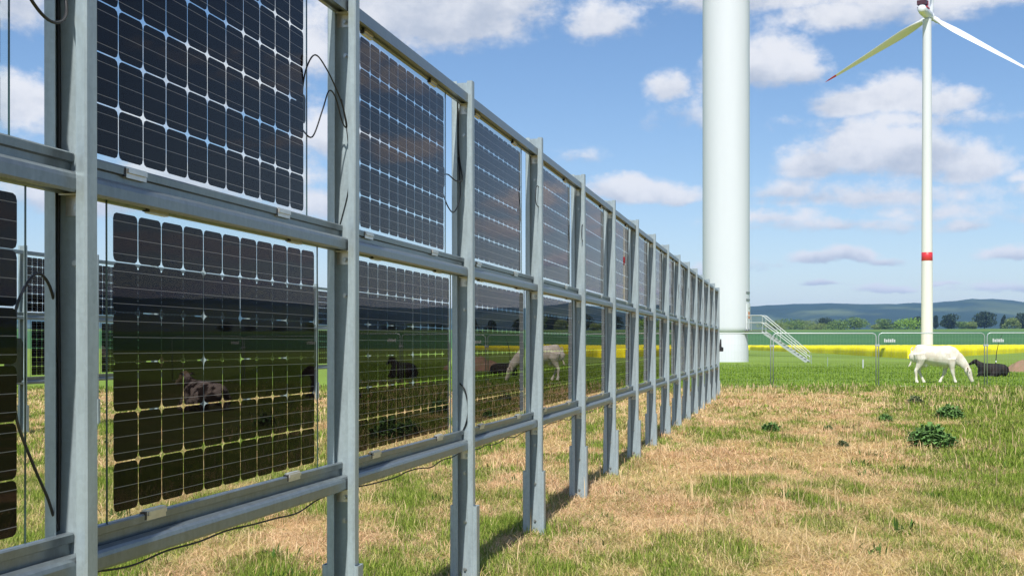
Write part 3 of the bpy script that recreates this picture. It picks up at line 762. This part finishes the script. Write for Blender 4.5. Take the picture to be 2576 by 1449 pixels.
# ------------------------------------------------------------------ cattle
def hide(name, c1, c2, sc_=2.2, lo=.42, hi=.58):
    m = bpy.data.materials.new(name); m.use_nodes = True; t = m.node_tree; b = t.nodes['Principled BSDF']
    b.inputs['Roughness'].default_value = .75; b.inputs['Specular IOR Level'].default_value = .2
    c = t.nodes.new('ShaderNodeTexCoord'); n = t.nodes.new('ShaderNodeTexNoise'); n.inputs['Scale'].default_value = sc_; n.inputs['Detail'].default_value = 7
    t.links.new(c.outputs['Object'], n.inputs['Vector'])
    rp = t.nodes.new('ShaderNodeValToRGB'); rp.color_ramp.elements[0].position = lo; rp.color_ramp.elements[1].position = hi
    rp.color_ramp.elements[0].color = (*c1, 1); rp.color_ramp.elements[1].color = (*c2, 1)
    t.links.new(n.outputs['Fac'], rp.inputs[0]); t.links.new(rp.outputs[0], b.inputs['Base Color'])
    n2 = t.nodes.new('ShaderNodeTexNoise'); n2.inputs['Scale'].default_value = 40; t.links.new(c.outputs['Object'], n2.inputs['Vector'])
    bp = t.nodes.new('ShaderNodeBump'); bp.inputs['Strength'].default_value = .3; bp.inputs['Distance'].default_value = .01
    t.links.new(n2.outputs['Fac'], bp.inputs['Height']); t.links.new(bp.outputs[0], b.inputs['Normal'])
    return m
M['hide_white'] = hide('cream_white_hide', (.58, .52, .43), (.70, .65, .57), 4)
M['hide_black'] = hide('black_hide', (.010, .009, .009), (.022, .016, .014), 3)
M['hide_pied'] = hide('mottled_hide', (.07, .05, .045), (.75, .62, .54), 4.2, .44, .54)
M['tan'] = hide('tan_face', (.62, .46, .26), (.72, .58, .38), 5)
M['ear'] = mat('brown_ear', (.16, .08, .05), .7)
M['dark_eye'] = mat('dark_eye', (.01, .008, .006), .15)
def remeshed(b, name, mats, vox, sm=3, colour=None):
    me = b.mesh(name, mats); o = bpy.data.objects.new('tmp', me); COL.objects.link(o)
    r_ = o.modifiers.new('r', 'REMESH'); r_.mode = 'VOXEL'; r_.voxel_size = vox
    s_ = o.modifiers.new('s', 'SMOOTH'); s_.iterations = sm; s_.factor = .6
    dg = bpy.context.evaluated_depsgraph_get(); ev = o.evaluated_get(dg)
    nm = bpy.data.meshes.new_from_object(ev); nm.name = name
    bpy.data.objects.remove(o)
    nm.polygons.foreach_set('use_smooth', [True] * len(nm.polygons))
    nm.materials.clear()
    for m in mats: nm.materials.append(m)
    return nm
def seg(b, pts, n=14):
    """pts: (x,y,z, r_inplane, r_side)"""
    b.tube([(p[0], p[1], p[2]) for p in pts], [p[3] for p in pts], n, ell=[p[4] for p in pts], up=(0, 1, 0))
def leg(b, pts): b.tube([(p[0], p[1], p[2]) for p in pts], [p[3] * 1.22 for p in pts], 10, ell=[p[3] * .95 for p in pts], up=(0, 1, 0))
def body_stations(st):
    return [(x, 0, (t + bo) / 2, (t - bo) / 2, hw) for x, t, bo, hw in st]
def head(b, p0, p1, s=1.0):
    """poll p0 to muzzle p1 (x,z)"""
    d = Vector((p1[0] - p0[0], 0, p1[1] - p0[1])); P0 = Vector((p0[0], 0, p0[1]))
    for_ = [(-.06, .07, .07), (0, .105, .09), (.2, .135, .115), (.42, .12, .10), (.65, .088, .078), (.85, .078, .074), (1.0, .07, .068), (1.06, .03, .035)]
    seg(b, [(*(P0 + d * t), a * s, c * s) for t, a, c in for_], 16)
def cow_grazing():
    b = MB()
    st = [(-1.13, 1.46, 1.08, .08), (-1.08, 1.53, .92, .17), (-.97, 1.575, .82, .24), (-.78, 1.60, .77, .30), (-.55, 1.56, .78, .31), (-.30, 1.54, .72, .34), (-.05, 1.535, .67, .35), (.2, 1.545, .65, .31), (.4, 1.55, .64, .26), (.58, 1.48, .68, .20), (.72, 1.34, .72, .17), (.80, 1.2, .82, .09)]
    seg(b, body_stations(st), 22)
    seg(b, [(.42, 0, 1.08, .40, .23), (.62, 0, 1.03, .35, .20), (.80, 0, .97, .27, .14), (.95, 0, .83, .205, .115), (1.07, 0, .69, .165, .10), (1.15, 0, .60, .13, .09)], 16)
    head(b, (1.12, .63), (1.35, .05), 1.12)
    b.tube([(1.15, .08, .60), (1.13, .2, .57), (1.12, .27, .52)], [.045, .055, .012], 8, ell=[.02, .025, .008], up=(1, 0, 0))
    b.tube([(1.15, -.08, .60), (1.11, -.2, .55), (1.09, -.27, .48)], [.045, .055, .012], 8, ell=[.02, .025, .008], up=(1, 0, 0))
    # hind legs: haunch, stifle, hock, pastern
    leg(b, [(-.84, -.19, 1.22, .22), (-.80, -.21, .98, .2), (-.84, -.2, .78, .125), (-.94, -.19, .60, .075), (-1.0, -.19, .50, .062), (-.985, -.19, .30, .045), (-.98, -.19, .12, .05), (-.955, -.19, .04, .062), (-.945, -.19, -.01, .065)])
    leg(b, [(-.80, .18, 1.2, .2), (-.70, .19, .96, .18), (-.70, .18, .74, .11), (-.77, .17, .55, .07), (-.79, .17, .46, .06), (-.70, .17, .28, .045), (-.62, .17, .12, .048), (-.585, .17, .04, .06), (-.57, .17, -.01, .062)])
    # fore legs
    leg(b, [(.44, -.19, 1.0, .17), (.46, -.2, .80, .13), (.48, -.19, .60, .085), (.51, -.18, .42, .07), (.55, -.18, .28, .045), (.59, -.18, .12, .046), (.62, -.18, .04, .06), (.64, -.18, -.01, .062)])
    leg(b, [(.40, .18, 1.0, .16), (.36, .18, .78, .12), (.30, .17, .58, .08), (.27, .17, .42, .065), (.20, .17, .27, .043), (.12, .17, .13, .045), (.09, .17, .05, .058), (.08, .17, .0, .06)])
    leg(b, [(-.58, 0, .80, .14), (-.56, 0, .70, .11), (-.55, 0, .63, .05)])   # udder
    b.tube([(-1.07, 0, 1.47), (-1.14, 0, 1.40), (-1.15, 0, 1.15), (-1.15, -.02, .9), (-1.19, -.02, .75), (-1.27, -.03, .66)], [.05, .035, .025, .024, .045, .02], 8)
    return remeshed(b, 'body', [M['hide_white']], .02, 4)
def cow_lying(m):
    b = MB()
    st = [(-.98, .44, .10, .12), (-.90, .58, .0, .26), (-.72, .72, -.04, .40), (-.45, .76, -.04, .47), (-.15, .76, -.04, .48), (.15, .78, -.02, .43), (.38, .78, .0, .33), (.55, .72, .10, .22), (.64, .62, .24, .12)]
    seg(b, body_stations(st), 22)
    seg(b, [(.30, 0, .52, .27, .22), (.48, 0, .62, .23, .18), (.62, 0, .74, .17, .13), (.72, 0, .84, .13, .11)], 16)
    head(b, (.70, .93), (1.16, .68), .92)
    for s in (-1, 1):
        b.tube([(.73, s * .07, .94), (.70, s * .18, .95), (.68, s * .26, .92)], [.04, .05, .012], 8, ell=[.02, .025, .008], up=(1, 0, 0))
        leg(b, [(.30, s * .24, .30, .14), (.52, s * .27, .14, .09), (.66, s * .27, .07, .07), (.48, s * .30, .045, .05), (.34, s * .31, .04, .05)])
        leg(b, [(-.55, s * .36, .30, .22), (-.22, s * .46, .16, .14), (-.08, s * .50, .08, .08), (-.30, s * .54, .055, .06), (-.06, s * .60, .045, .05), (.06, s * .62, .04, .05)])
    b.tube([(-.95, 0, .42), (-1.05, .05, .25), (-1.08, .12, .08), (-.95, .22, .04)], [.04, .03, .025, .035], 8)
    return remeshed(b, 'body', [m], .022, 4)
def place_cow(me, X, Y, rz, label, s=1.0, kind='lying', group=None, dz=0.0):
    z = float(land(np.array(X), np.array(Y)))
    e = empty('cow', (X, Y, z + dz), rz); e.scale = (s, s, s); tag(e, label, 'cow', group)
    link('body', me, None, e)
    if kind == 'graze':
        for sy in (-1, 1):
            eb = MB(); eb.tube([(1.13, sy * .10, .60), (1.12, sy * .20, .56), (1.11, sy * .28, .50)], [.05, .062, .014], 8, ell=[.022, .028, .01], up=(1, 0, 0))
            eb.build('ear', M['ear'], e, True)
    eye = MB(); p = (1.215, .105, .43) if kind == 'graze' else (.86, .095, .87)
    for sy in (-1, 1): eye.lathe([(.004, -.02), (.02, -.012), (.024, 0), (.02, .012), (.004, .02)], 10, 0, p[0], sy * p[1])
    eo = eye.build('eyes', M['dark_eye'], e, True); eo.location = (0, 0, p[2])
    return e
g_me = cow_grazing()
X, Y = 17.53, 51.3
cw = place_cow(g_me, X - .05, Y, R(-4), 'white cow grazing with its head down behind the mesh fence', .98, 'graze')
blk = cow_lying(M['hide_black'])
e = place_cow(blk, 23.45, 61.5, R(155), 'black cow lying in the pasture beside the earth heap', .86, 'lying')
mh = MB(); mh.box(-.05, .02, .30, .36, .0, .1); 
e2 = place_cow(blk, 16.1, 32.5, R(8), 'black cow lying off to the right, seen mirrored in the nearest lower panel', 1.0, 'lying')
e3 = place_cow(blk, 25.2, 53.1, R(25), 'black cow lying off to the right, seen mirrored in the second lower panel', 1.0, 'lying')
pied = cow_lying(M['hide_pied'])
e4 = place_cow(pied, 15.4, 25.6, R(20), 'mottled cow with a tan face lying off to the right, mirrored in a lower panel', .92, 'lying')
hb_ = MB(); head(hb_, (.70, .93), (1.16, .68), 1.08); hb_.build('face', M['tan'], e4, True)

# ------------------------------------------------------------------ trees and hedges beyond the fields
def leafmat(name, c, v=.45):
    m = bpy.data.materials.new(name); m.use_nodes = True; t = m.node_tree; b = t.nodes['Principled BSDF']
    b.inputs['Roughness'].default_value = .7; b.inputs['Specular IOR Level'].default_value = .25
    g = t.nodes.new('ShaderNodeNewGeometry'); rp = t.nodes.new('ShaderNodeValToRGB')
    rp.color_ramp.elements[0].color = (*[x * (1 - v) for x in c], 1); rp.color_ramp.elements[1].color = (*[x * (1 + v) for x in c], 1)
    t.links.new(g.outputs['Random Per Island'], rp.inputs[0]); t.links.new(rp.outputs[0], b.inputs['Base Color'])
    return m
M['leaf_dark'] = leafmat('dark_foliage', (.022, .042, .018)); M['leaf_mid'] = leafmat('mid_foliage', (.11, .18, .04)); M['leaf_bright'] = leafmat('bright_foliage', (.17, .29, .03))
M['leaf_olive'] = leafmat('olive_foliage', (.15, .20, .05)); M['bark'] = mat('bark', (.07, .055, .04), .9, 0, .2, .3, 4)
def crown_mesh(w, h, n, leafsz, m, seed, conic=0.0, lobes=7, lo=.25):
    r_ = np.random.default_rng(seed)
    L_ = []
    for k in range(lobes):
        a = r_.uniform(0, 2 * np.pi); rr = r_.uniform(0, .32) * w * (1 - conic); zz = h * r_.uniform(lo, .80)
        sh = (1 - conic * zz / h)
        L_.append((rr * math.cos(a), rr * math.sin(a), zz, w * r_.uniform(.2, .36) * sh, h * r_.uniform(.2, .30)))
    L_ = np.array(L_)
    pick = r_.integers(0, lobes, n); d = r_.normal(size=(n, 3)); d /= np.linalg.norm(d, axis=1)[:, None]
    rad = r_.uniform(.55, 1.08, n) ** .6
    c = L_[pick, :3] + d * rad[:, None] * L_[pick][:, [3, 3, 4]]
    c[:, 2] = np.clip(c[:, 2], leafsz * .3, None)
    s = leafsz * r_.uniform(.5, 1.25, n)
    a = r_.normal(size=(n, 3)); a /= np.linalg.norm(a, axis=1)[:, None]; bb = np.cross(a, r_.normal(size=(n, 3))); bb /= np.linalg.norm(bb, axis=1)[:, None]
    V = np.stack([c - a * s[:, None] * .5, c + bb * s[:, None] * .35, c + a * s[:, None] * .5, c - bb * s[:, None] * .35], 1).reshape(-1, 3)
    me = bpy.data.meshes.new('crown'); me.from_pydata(V.tolist(), [], (np.arange(n * 4).reshape(-1, 4)).tolist()); me.materials.append(m)
    return me
TREES = []
_tc = {}
def tree(x, ytop, wpx, kind, label, Z=1000.0, nm='tree', seed=0, base=None):
    X, Y = at(x, Z); zb = float(land(np.array(X), np.array(Y))); 
    ztop = EYE + (868 - ytop) / FX * Z; h = max(2.0, ztop - zb); w = wpx / FX * Z * (1.35 if nm == 'shrub' else 1.15)
    e = empty(nm, (X, Y, zb)); tag(e, label, 'tree' if nm != 'shrub' else 'shrub', 'trees and hedge on the rise')
    m = {'d': M['leaf_dark'], 'm': M['leaf_mid'], 'b': M['leaf_bright'], 'o': M['leaf_olive'], 'c': M['leaf_dark']}[kind]
    me = crown_mesh(w, h, 2600, max(.7, h * .10), m, seed, .75 if kind == 'c' else .1, 10 if w < 14 else 15, .08 if nm == 'shrub' else .2)
    link('crown', me, None, e)
    b = MB(); b.tube([(0, 0, -.5), (.1, 0, h * .3), (.0, .1, h * .6)], [h * .035, h * .025, h * .012], 7)
    b.tube([(.05, 0, h * .3), (w * .15, 0, h * .5)], [h * .016, h * .008], 6); b.tube([(.05, 0, h * .28), (-w * .15, .2, h * .5)], [h * .016, h * .008], 6)
    b.build('trunk', M['bark'], e)
    return e
TL = [(1948, 806, 66, 'o', 'olive green hedge clump directly right of the stairs', 'shrub'), (1990, 801, 74, 'm', 'rounded green hedge clump, second right of the stairs', 'shrub'), (2030, 805, 60, 'o', 'olive hedge clump in the middle of the left hedge', 'shrub'),
      (2062, 812, 46, 'o', 'low olive bush left of the dark rounded tree', 'shrub'), (2078, 797, 46, 'd', 'dark rounded tree rising from the left hedge', 'tree'), (2112, 800, 60, 'm', 'mid green bush right of the dark rounded tree', 'shrub'), (2150, 797, 62, 'm', 'green bushy tree at the right end of the left hedge', 'tree'),
      (2208, 812, 36, 'o', 'small olive bush left of the gap tree', 'shrub'), (2226, 802, 44, 'm', 'mid green tree left of the bright bush', 'tree'), (2250, 812, 30, 'd', 'small dark bush tucked before the bright bush', 'shrub'),
      (2282, 800, 66, 'b', 'bright yellow green bush just left of the distant turbine tower', 'shrub'), (2302, 796, 40, 'd', 'dark tree behind the bright bush', 'tree'),
      (2354, 796, 24, 'c', 'narrow dark conifer just right of the distant turbine tower', 'conifer'), (2385, 790, 46, 'd', 'dark round tree, second right of the distant turbine', 'tree'), (2424, 805, 34, 'm', 'low green bush between two dark trees', 'shrub'),
      (2446, 808, 30, 'o', 'pale olive bush left of the broad dark tree', 'shrub'), (2476, 784, 60, 'd', 'broad dark tree, tallest crown above the black cow', 'tree'), (2524, 794, 30, 'c', 'slim dark conifer beside the broad dark tree', 'conifer'),
      (2546, 800, 34, 'o', 'pale green bush between the conifers at the right edge', 'shrub'), (2570, 784, 50, 'd', 'tall dark tree cut by the right edge', 'tree')]
for i, (x, yt, w, k, lb, nm) in enumerate(TL): tree(x, yt, w, k, lb, 985 + 22 * ((i * 7) % 5), nm, 100 + i)
rt = random.Random(12); x = 2610; i = 0
while x < 3700:
    k = rt.choice('dcdmoc'); hpx = rt.uniform(782, 806)
    tree(x, hpx, rt.uniform(28, 70), k, {'d': 'dark broad tree on the rise off to the right, seen only in the panels', 'c': 'dark conifer on the rise off to the right, seen only in the panels', 'm': 'mid green bush on the rise off to the right, seen only in the panels', 'o': 'olive bush on the rise off to the right, seen only in the panels'}[k], 990 + rt.uniform(-20, 90), 'conifer' if k == 'c' else 'tree', 300 + i)
    x += rt.uniform(26, 90) if x < 2900 else rt.uniform(60, 170); i += 1

# ------------------------------------------------------------------ grass
def blades(name, n, xr, yr, hfun, wfun, dens, colfun, seed, lean=1.3, m=None, XY=None, matted=False):
    r_ = np.random.default_rng(seed)
    # sample inside the wedge that the picture and its mirror image in the panels can show
    if XY is None:
        y = np.sqrt(r_.uniform(yr[0] ** 2, yr[1] ** 2, n)); ax = r_.uniform(xr[0], xr[1], n); x = ax * y + r_.normal(0, .15, n)
        keep = r_.uniform(0, 1, n) < dens(x, y); x = x[keep]; y = y[keep]; n = len(x)
    else: x, y = XY
    h = hfun(x, y, r_, n); w = wfun(x, y, r_, n)
    z = land(x, y) - .01
    a = r_.uniform(0, 2 * np.pi, n); ln = np.abs(r_.normal(0, lean, n)) + .15
    if matted: dry_ = 1 - sst(greenness(x, y), .35, .65); ln = ln * (1 + 1.6 * dry_) + .9 * dry_; h = h * (1 + .75 * dry_)
    dx = np.cos(a); dy = np.sin(a); px_, py_ = -dy, dx
    up = 1 / np.sqrt(1 + ln ** 2); out_ = ln * up
    B = np.stack([x, y, z], 1)
    Mi = B + np.stack([dx * out_ * h * .42, dy * out_ * h * .42, up * h * .62], 1)
    Ti = B + np.stack([dx * out_ * h * 1.1, dy * out_ * h * 1.1, up * h * (1 - .25 * np.minimum(ln, 2) * .5)], 1)
    S = np.stack([px_ * w, py_ * w, np.zeros(n)], 1)
    V = np.stack([B - S * .5, B + S * .5, Mi + S * .42, Mi - S * .42, Ti], 1).reshape(-1, 3)
    b0 = (np.arange(n) * 5)[:, None]
    lv = np.concatenate([b0 + np.array([[0, 1, 2, 3]]), b0 + np.array([[3, 2, 4]])], 1).ravel().astype(np.int32)
    me = bpy.data.meshes.new(name); me.vertices.add(n * 5); me.vertices.foreach_set('co', V.astype(np.float32).ravel())
    me.loops.add(n * 7); me.loops.foreach_set('vertex_index', lv)
    me.polygons.add(n * 2)
    ls = (np.arange(n) * 7)[:, None] + np.array([[0, 4]]); me.polygons.foreach_set('loop_start', ls.ravel().astype(np.int32))
    me.polygons.foreach_set('loop_total', np.tile([4, 3], n).astype(np.int32))
    me.update(calc_edges=True)
    c = colfun(x, y, r_, n); c5 = np.repeat(c, 5, axis=0)
    at_ = me.color_attributes.new('tint', 'FLOAT_COLOR', 'POINT'); at_.data.foreach_set('color', np.concatenate([c5, np.ones((n * 5, 1))], 1).astype(np.float32).ravel())
    o = link(name, me, m or M['blade'])
    return o
def blade_material():
    m = bpy.data.materials.new('grass_blades'); m.use_nodes = True; t = m.node_tree; t.nodes.clear()
    o = t.nodes.new('ShaderNodeOutputMaterial'); a = t.nodes.new('ShaderNodeVertexColor'); a.layer_name = 'tint'
    d = t.nodes.new('ShaderNodeBsdfDiffuse'); tl = t.nodes.new('ShaderNodeBsdfTranslucent'); mx = t.nodes.new('ShaderNodeMixShader'); mx.inputs[0].default_value = .3
    t.links.new(a.outputs[0], d.inputs[0]); t.links.new(a.outputs[0], tl.inputs[0]); t.links.new(d.outputs[0], mx.inputs[1]); t.links.new(tl.outputs[0], mx.inputs[2])
    t.links.new(mx.outputs[0], o.inputs[0]); return m
M['blade'] = blade_material()
def mixcol(x, y, r_, n, jit=.16):
    g = greenness(x, y); g = sst(g + r_.normal(0, .23, n), .34, .68)
    dry_a = np.array([.78, .60, .37]); dry_b = np.array([.60, .47, .17]); dry_c = np.array([.74, .46, .27])
    k = r_.uniform(0, 1, (n, 1)); pk = sst(fbm2(x * .7 + 9, y * .5, 55, 3) + r_.normal(0, .1, n), .45, .6)[:, None]
    dry = (dry_a * k + dry_b * (1 - k)) * (1 - pk) + (dry_a * k + dry_c * (1 - k)) * pk
    k2 = r_.uniform(0, 1, (n, 1)); grn = np.array([.14, .235, .03]) * k2 + np.array([.36, .42, .085]) * (1 - k2)
    c = dry * (1 - g[:, None]) + grn * g[:, None]
    return c * r_.uniform(1 - jit * 2.6, 1 + jit, (n, 1))
def hnear(x, y, r_, n):
    g = greenness(x, y); return (.03 + .06 * r_.uniform(0, 1, n) ** 2 + .05 * fbm2(x * 1.3, y * 1.3, 61, 3) ** 1.5) * (.9 + .35 * g)
one = lambda x, y: np.ones_like(x)
xr = (-.46, .50)
M_ = 1.0
blades('grass', int(620000 * M_), xr, (6.5, 15), hnear, lambda x, y, r_, n: r_.uniform(.0028, .006, n), lambda x, y: .45 + .55 * sst(fbm2(x * 2.2, y * 2.2, 95, 3), .35, .6), mixcol, 1, matted=True)
o1 = bpy.data.objects['grass']
grasses = [o1]
grasses.append(blades('grass', int(330000 * M_), xr, (15, 28), lambda x, y, r_, n: hnear(x, y, r_, n) * 1.15, lambda x, y, r_, n: r_.uniform(.006, .011, n), lambda x, y: .45 + .55 * sst(fbm2(x * 1.8, y * 1.8, 96, 3), .35, .6), mixcol, 2, matted=True))
grasses.append(blades('grass', int(170000 * M_), (-.46, .62), (28, 47), lambda x, y, r_, n: hnear(x, y, r_, n) * 1.35, lambda x, y, r_, n: r_.uniform(.014, .025, n), lambda x, y: 1 - .75 * sst(y, 44, 47), mixcol, 3, matted=True))
for g_ in grasses: tag(g_, kind='stuff')
grasses[0]['label'] = 'dry straw and green grass around the posts in the foreground'
grasses[1]['label'] = 'dry straw and green grass in the middle of the meadow'
grasses[2]['label'] = 'dry straw and green grass in front of the mesh fence'
# tufts of taller fresh grass and of straw
def tufts(name, nc, per, ax, yr, sd, hr, wr, gl, seed):
    r_ = np.random.default_rng(seed)
    cy_ = np.sqrt(r_.uniform(yr[0] ** 2, yr[1] ** 2, nc)); cx_ = r_.uniform(ax[0], ax[1], nc) * cy_
    g = greenness(cx_, cy_); k = r_.uniform(0, 1, nc) < (.15 + .85 * sst(g, .3, .7) if gl else 1 - .85 * sst(g, .3, .7)); cx_, cy_ = cx_[k], cy_[k]
    sz = r_.uniform(.4, 1.35, len(cx_)); i_ = np.repeat(np.arange(len(cx_)), per)
    X_ = cx_[i_] + r_.normal(0, 1, len(i_)) * sd * sz[i_]; Y_ = cy_[i_] + r_.normal(0, 1, len(i_)) * sd * sz[i_]
    tone = r_.uniform(0, 1, len(cx_))[i_][:, None]
    def cf(x, y, rr, n):
        if gl: c = np.array([.10, .19, .022]) * tone + np.array([.27, .36, .05]) * (1 - tone)
        else: c = np.array([.72, .56, .33]) * tone + np.array([.60, .36, .18]) * (1 - tone)
        return c * rr.uniform(.7, 1.1, (n, 1))
    return blades(name, len(X_), None, None, lambda x, y, rr, n: rr.uniform(hr[0], hr[1], n) * sz[i_], lambda x, y, rr, n: rr.uniform(wr[0], wr[1], n) * np.maximum(1, y / 12), None, cf, seed + 1, 1.0 if gl else 1.8, XY=(X_, Y_))
for nm_, a_ in (('grass_tufts', (3800, 26, (-.46, .5), (6.5, 24), .07, (.05, .115), (.003, .006), True, 201)), ('grass_tufts', (3200, 16, (-.4, .55), (22, 46), .12, (.06, .14), (.004, .007), True, 203)),
                ('straw_tufts', (3000, 24, (-.46, .5), (6.5, 24), .09, (.07, .17), (.003, .005), False, 205)), ('straw_tufts', (2600, 14, (-.4, .5), (22, 46), .14, (.08, .2), (.003, .005), False, 207))):
    o_ = tufts(nm_, *a_); tag(o_, kind='stuff', label='scattered taller tufts in the meadow grass')
# low broad-leaved herbs sprinkled through the turf
r_h = np.random.default_rng(411); nh = 620
hy_ = np.sqrt(r_h.uniform(49, 46 ** 2, nh)); hx_ = r_h.uniform(-.44, .52, nh) * hy_; hs_ = r_h.uniform(.35, 1.3, nh) ** 1.3
hi_ = np.repeat(np.arange(nh), 26); HXY = (hx_[hi_] + r_h.normal(0, .055, nh * 26) * hs_[hi_], hy_[hi_] + r_h.normal(0, .055, nh * 26) * hs_[hi_])
o_ = blades('herbs', nh * 26, None, None, lambda x, y, rr, n: rr.uniform(.05, .12, n) * hs_[hi_], lambda x, y, rr, n: rr.uniform(.009, .018, n) * hs_[hi_], None, lambda x, y, rr, n: np.array([.065, .125, .03]) * rr.uniform(.6, 1.5, (n, 1)), 412, 1.3, XY=HXY)
tag(o_, kind='stuff', label='small dark green broad-leaved herbs sprinkled through the meadow')
# tall dry stalks
def stalkcol(x, y, r_, n): return np.array([.66, .50, .28]) * r_.uniform(.75, 1.1, (n, 1))
g_ = blades('dry_stalks', 9000, (-.3, .5), (7, 46), lambda x, y, r_, n: r_.uniform(.14, .34, n), lambda x, y, r_, n: .004 + .00035 * y, lambda x, y: .15 + .85 * sst(fbm2(x * .5, y * .35, 91, 3), .5, .62), stalkcol, 5, .35)
tag(g_, kind='stuff', label='thin pale dry stalks standing above the meadow grass')
# pasture beyond
def pcol(x, y, r_, n):
    k = r_.uniform(0, 1, (n, 1)); c = np.array([.13, .23, .022]) * k + np.array([.24, .33, .05]) * (1 - k)
    return c * (.8 + .4 * fbm2(x / 3, y / 6, 66, 3))[:, None]
g_ = blades('pasture_grass', 200000, (-.1, .66), (44, 112), lambda x, y, r_, n: .05 + .07 * r_.uniform(0, 1, n), lambda x, y, r_, n: r_.uniform(.02, .04, n), lambda x, y: 1 - sst(y, 65, 112), pcol, 6, .6)
tag(g_, kind='stuff', label='short green pasture grass around the cows')

# weeds
M['weed'] = leafmat('thistle_leaf', (.10, .195, .05), .5); M['weed2'] = leafmat('dull_thistle_leaf', (.12, .15, .065), .4)
def weed(x, yb, wpx, label, m='weed', hfac=.85, seed=0, XY=None, size=None):
    if XY: X, Y = XY; w = size
    else:
        Y = 1.55 * FX / (yb - 868); X, _ = at(x, Y); w = wpx / FX * Y
    r_ = random.Random(seed); b = MB(); z = float(land(np.array(X), np.array(Y)))
    n = 420
    for k in range(n):
        a = r_.uniform(0, 2 * math.pi); L_ = w * r_.uniform(.12, .34); el_ = r_.uniform(.1, 1.35); rb_ = .34 * w * math.sqrt(r_.uniform(0, 1)); aa_ = r_.uniform(0, 6.283); bx = rb_ * math.cos(aa_); by = rb_ * math.sin(aa_)
        d = Vector((math.cos(a), math.sin(a), 0)); s = Vector((-math.sin(a), math.cos(a), 0)); wd = L_ * r_.uniform(.10, .18)
        p0 = Vector((bx, by, r_.uniform(0, .30) * w * max(0, 1 - (rb_ / (.36 * w)) ** 2))); p1 = p0 + d * L_ * .5 * math.cos(el_) + Vector((0, 0, L_ * .62 * math.sin(el_) * hfac * 1.5)); p2 = p0 + d * L_ * math.cos(el_ * .8) + Vector((0, 0, L_ * .75 * math.sin(el_) * hfac * 1.3 - L_ * .12))
        b.add([p0 - s * wd * .4, p0 + s * wd * .4, p1 + s * wd, p2, p1 - s * wd], [(0, 1, 2, 4), (4, 2, 3)])
    me = bpy.data.meshes.new('weed_clump'); me.from_pydata([tuple(v) for v in b.v], [], b.f); me.materials.append(M[m])
    o = link('weed_clump', me); o.location = (X, Y, z); tag(o, label, 'weed', 'weed clumps in the meadow')
WL = [(2325, 1113, 100, 'largest dark green weed clump on the right of the meadow', 'weed'), (2388, 1054, 74, 'dull brownish green weed clump behind the largest one', 'weed2'), (2303, 1016, 52, 'small dark weed clump nearest the white cow', 'weed2'),
      (1938, 1086, 60, 'dark green weed clump in the middle of the meadow', 'weed'), (2083, 1080, 32, 'tiny green weed clump between the middle one and the largest', 'weed'), (2228, 1060, 48, 'flat green weed clump left of the dull one', 'weed'), (2120, 1128, 40, 'faint low weed clump in front of the tiny one', 'weed2')]
for i, (x, yb, w, lb, m) in enumerate(WL): weed(x, yb, w, lb, m, seed=40 + i)
for i, (X, Y, s, lb) in enumerate(((6.4, 19.0, .8, 'dark weed clump mirrored in the second lower panel'), (9.1, 26.1, .7, 'small weed clump mirrored in the third lower panel'), (9.9, 20.5, .6, 'small weed clump out of frame at the right'))): weed(0, 0, 0, lb, XY=(X, Y), size=s, seed=70 + i)

# ------------------------------------------------------------------ haze
hz = MB(); hz.box(-9000, 9000, -500, 9200, -10, 300)
m = bpy.data.materials.new('haze'); m.use_nodes = True; t = m.node_tree; t.nodes.clear()
o = t.nodes.new('ShaderNodeOutputMaterial'); pv = t.nodes.new('ShaderNodeVolumePrincipled')
pv.inputs['Density'].default_value = 8.5e-5; pv.inputs['Color'].default_value = (.30, .55, 1.0, 1); pv.inputs['Anisotropy'].default_value = 0.0
t.links.new(pv.outputs[0], o.inputs['Volume'])
tag(hz.build('haze', m), kind='stuff')
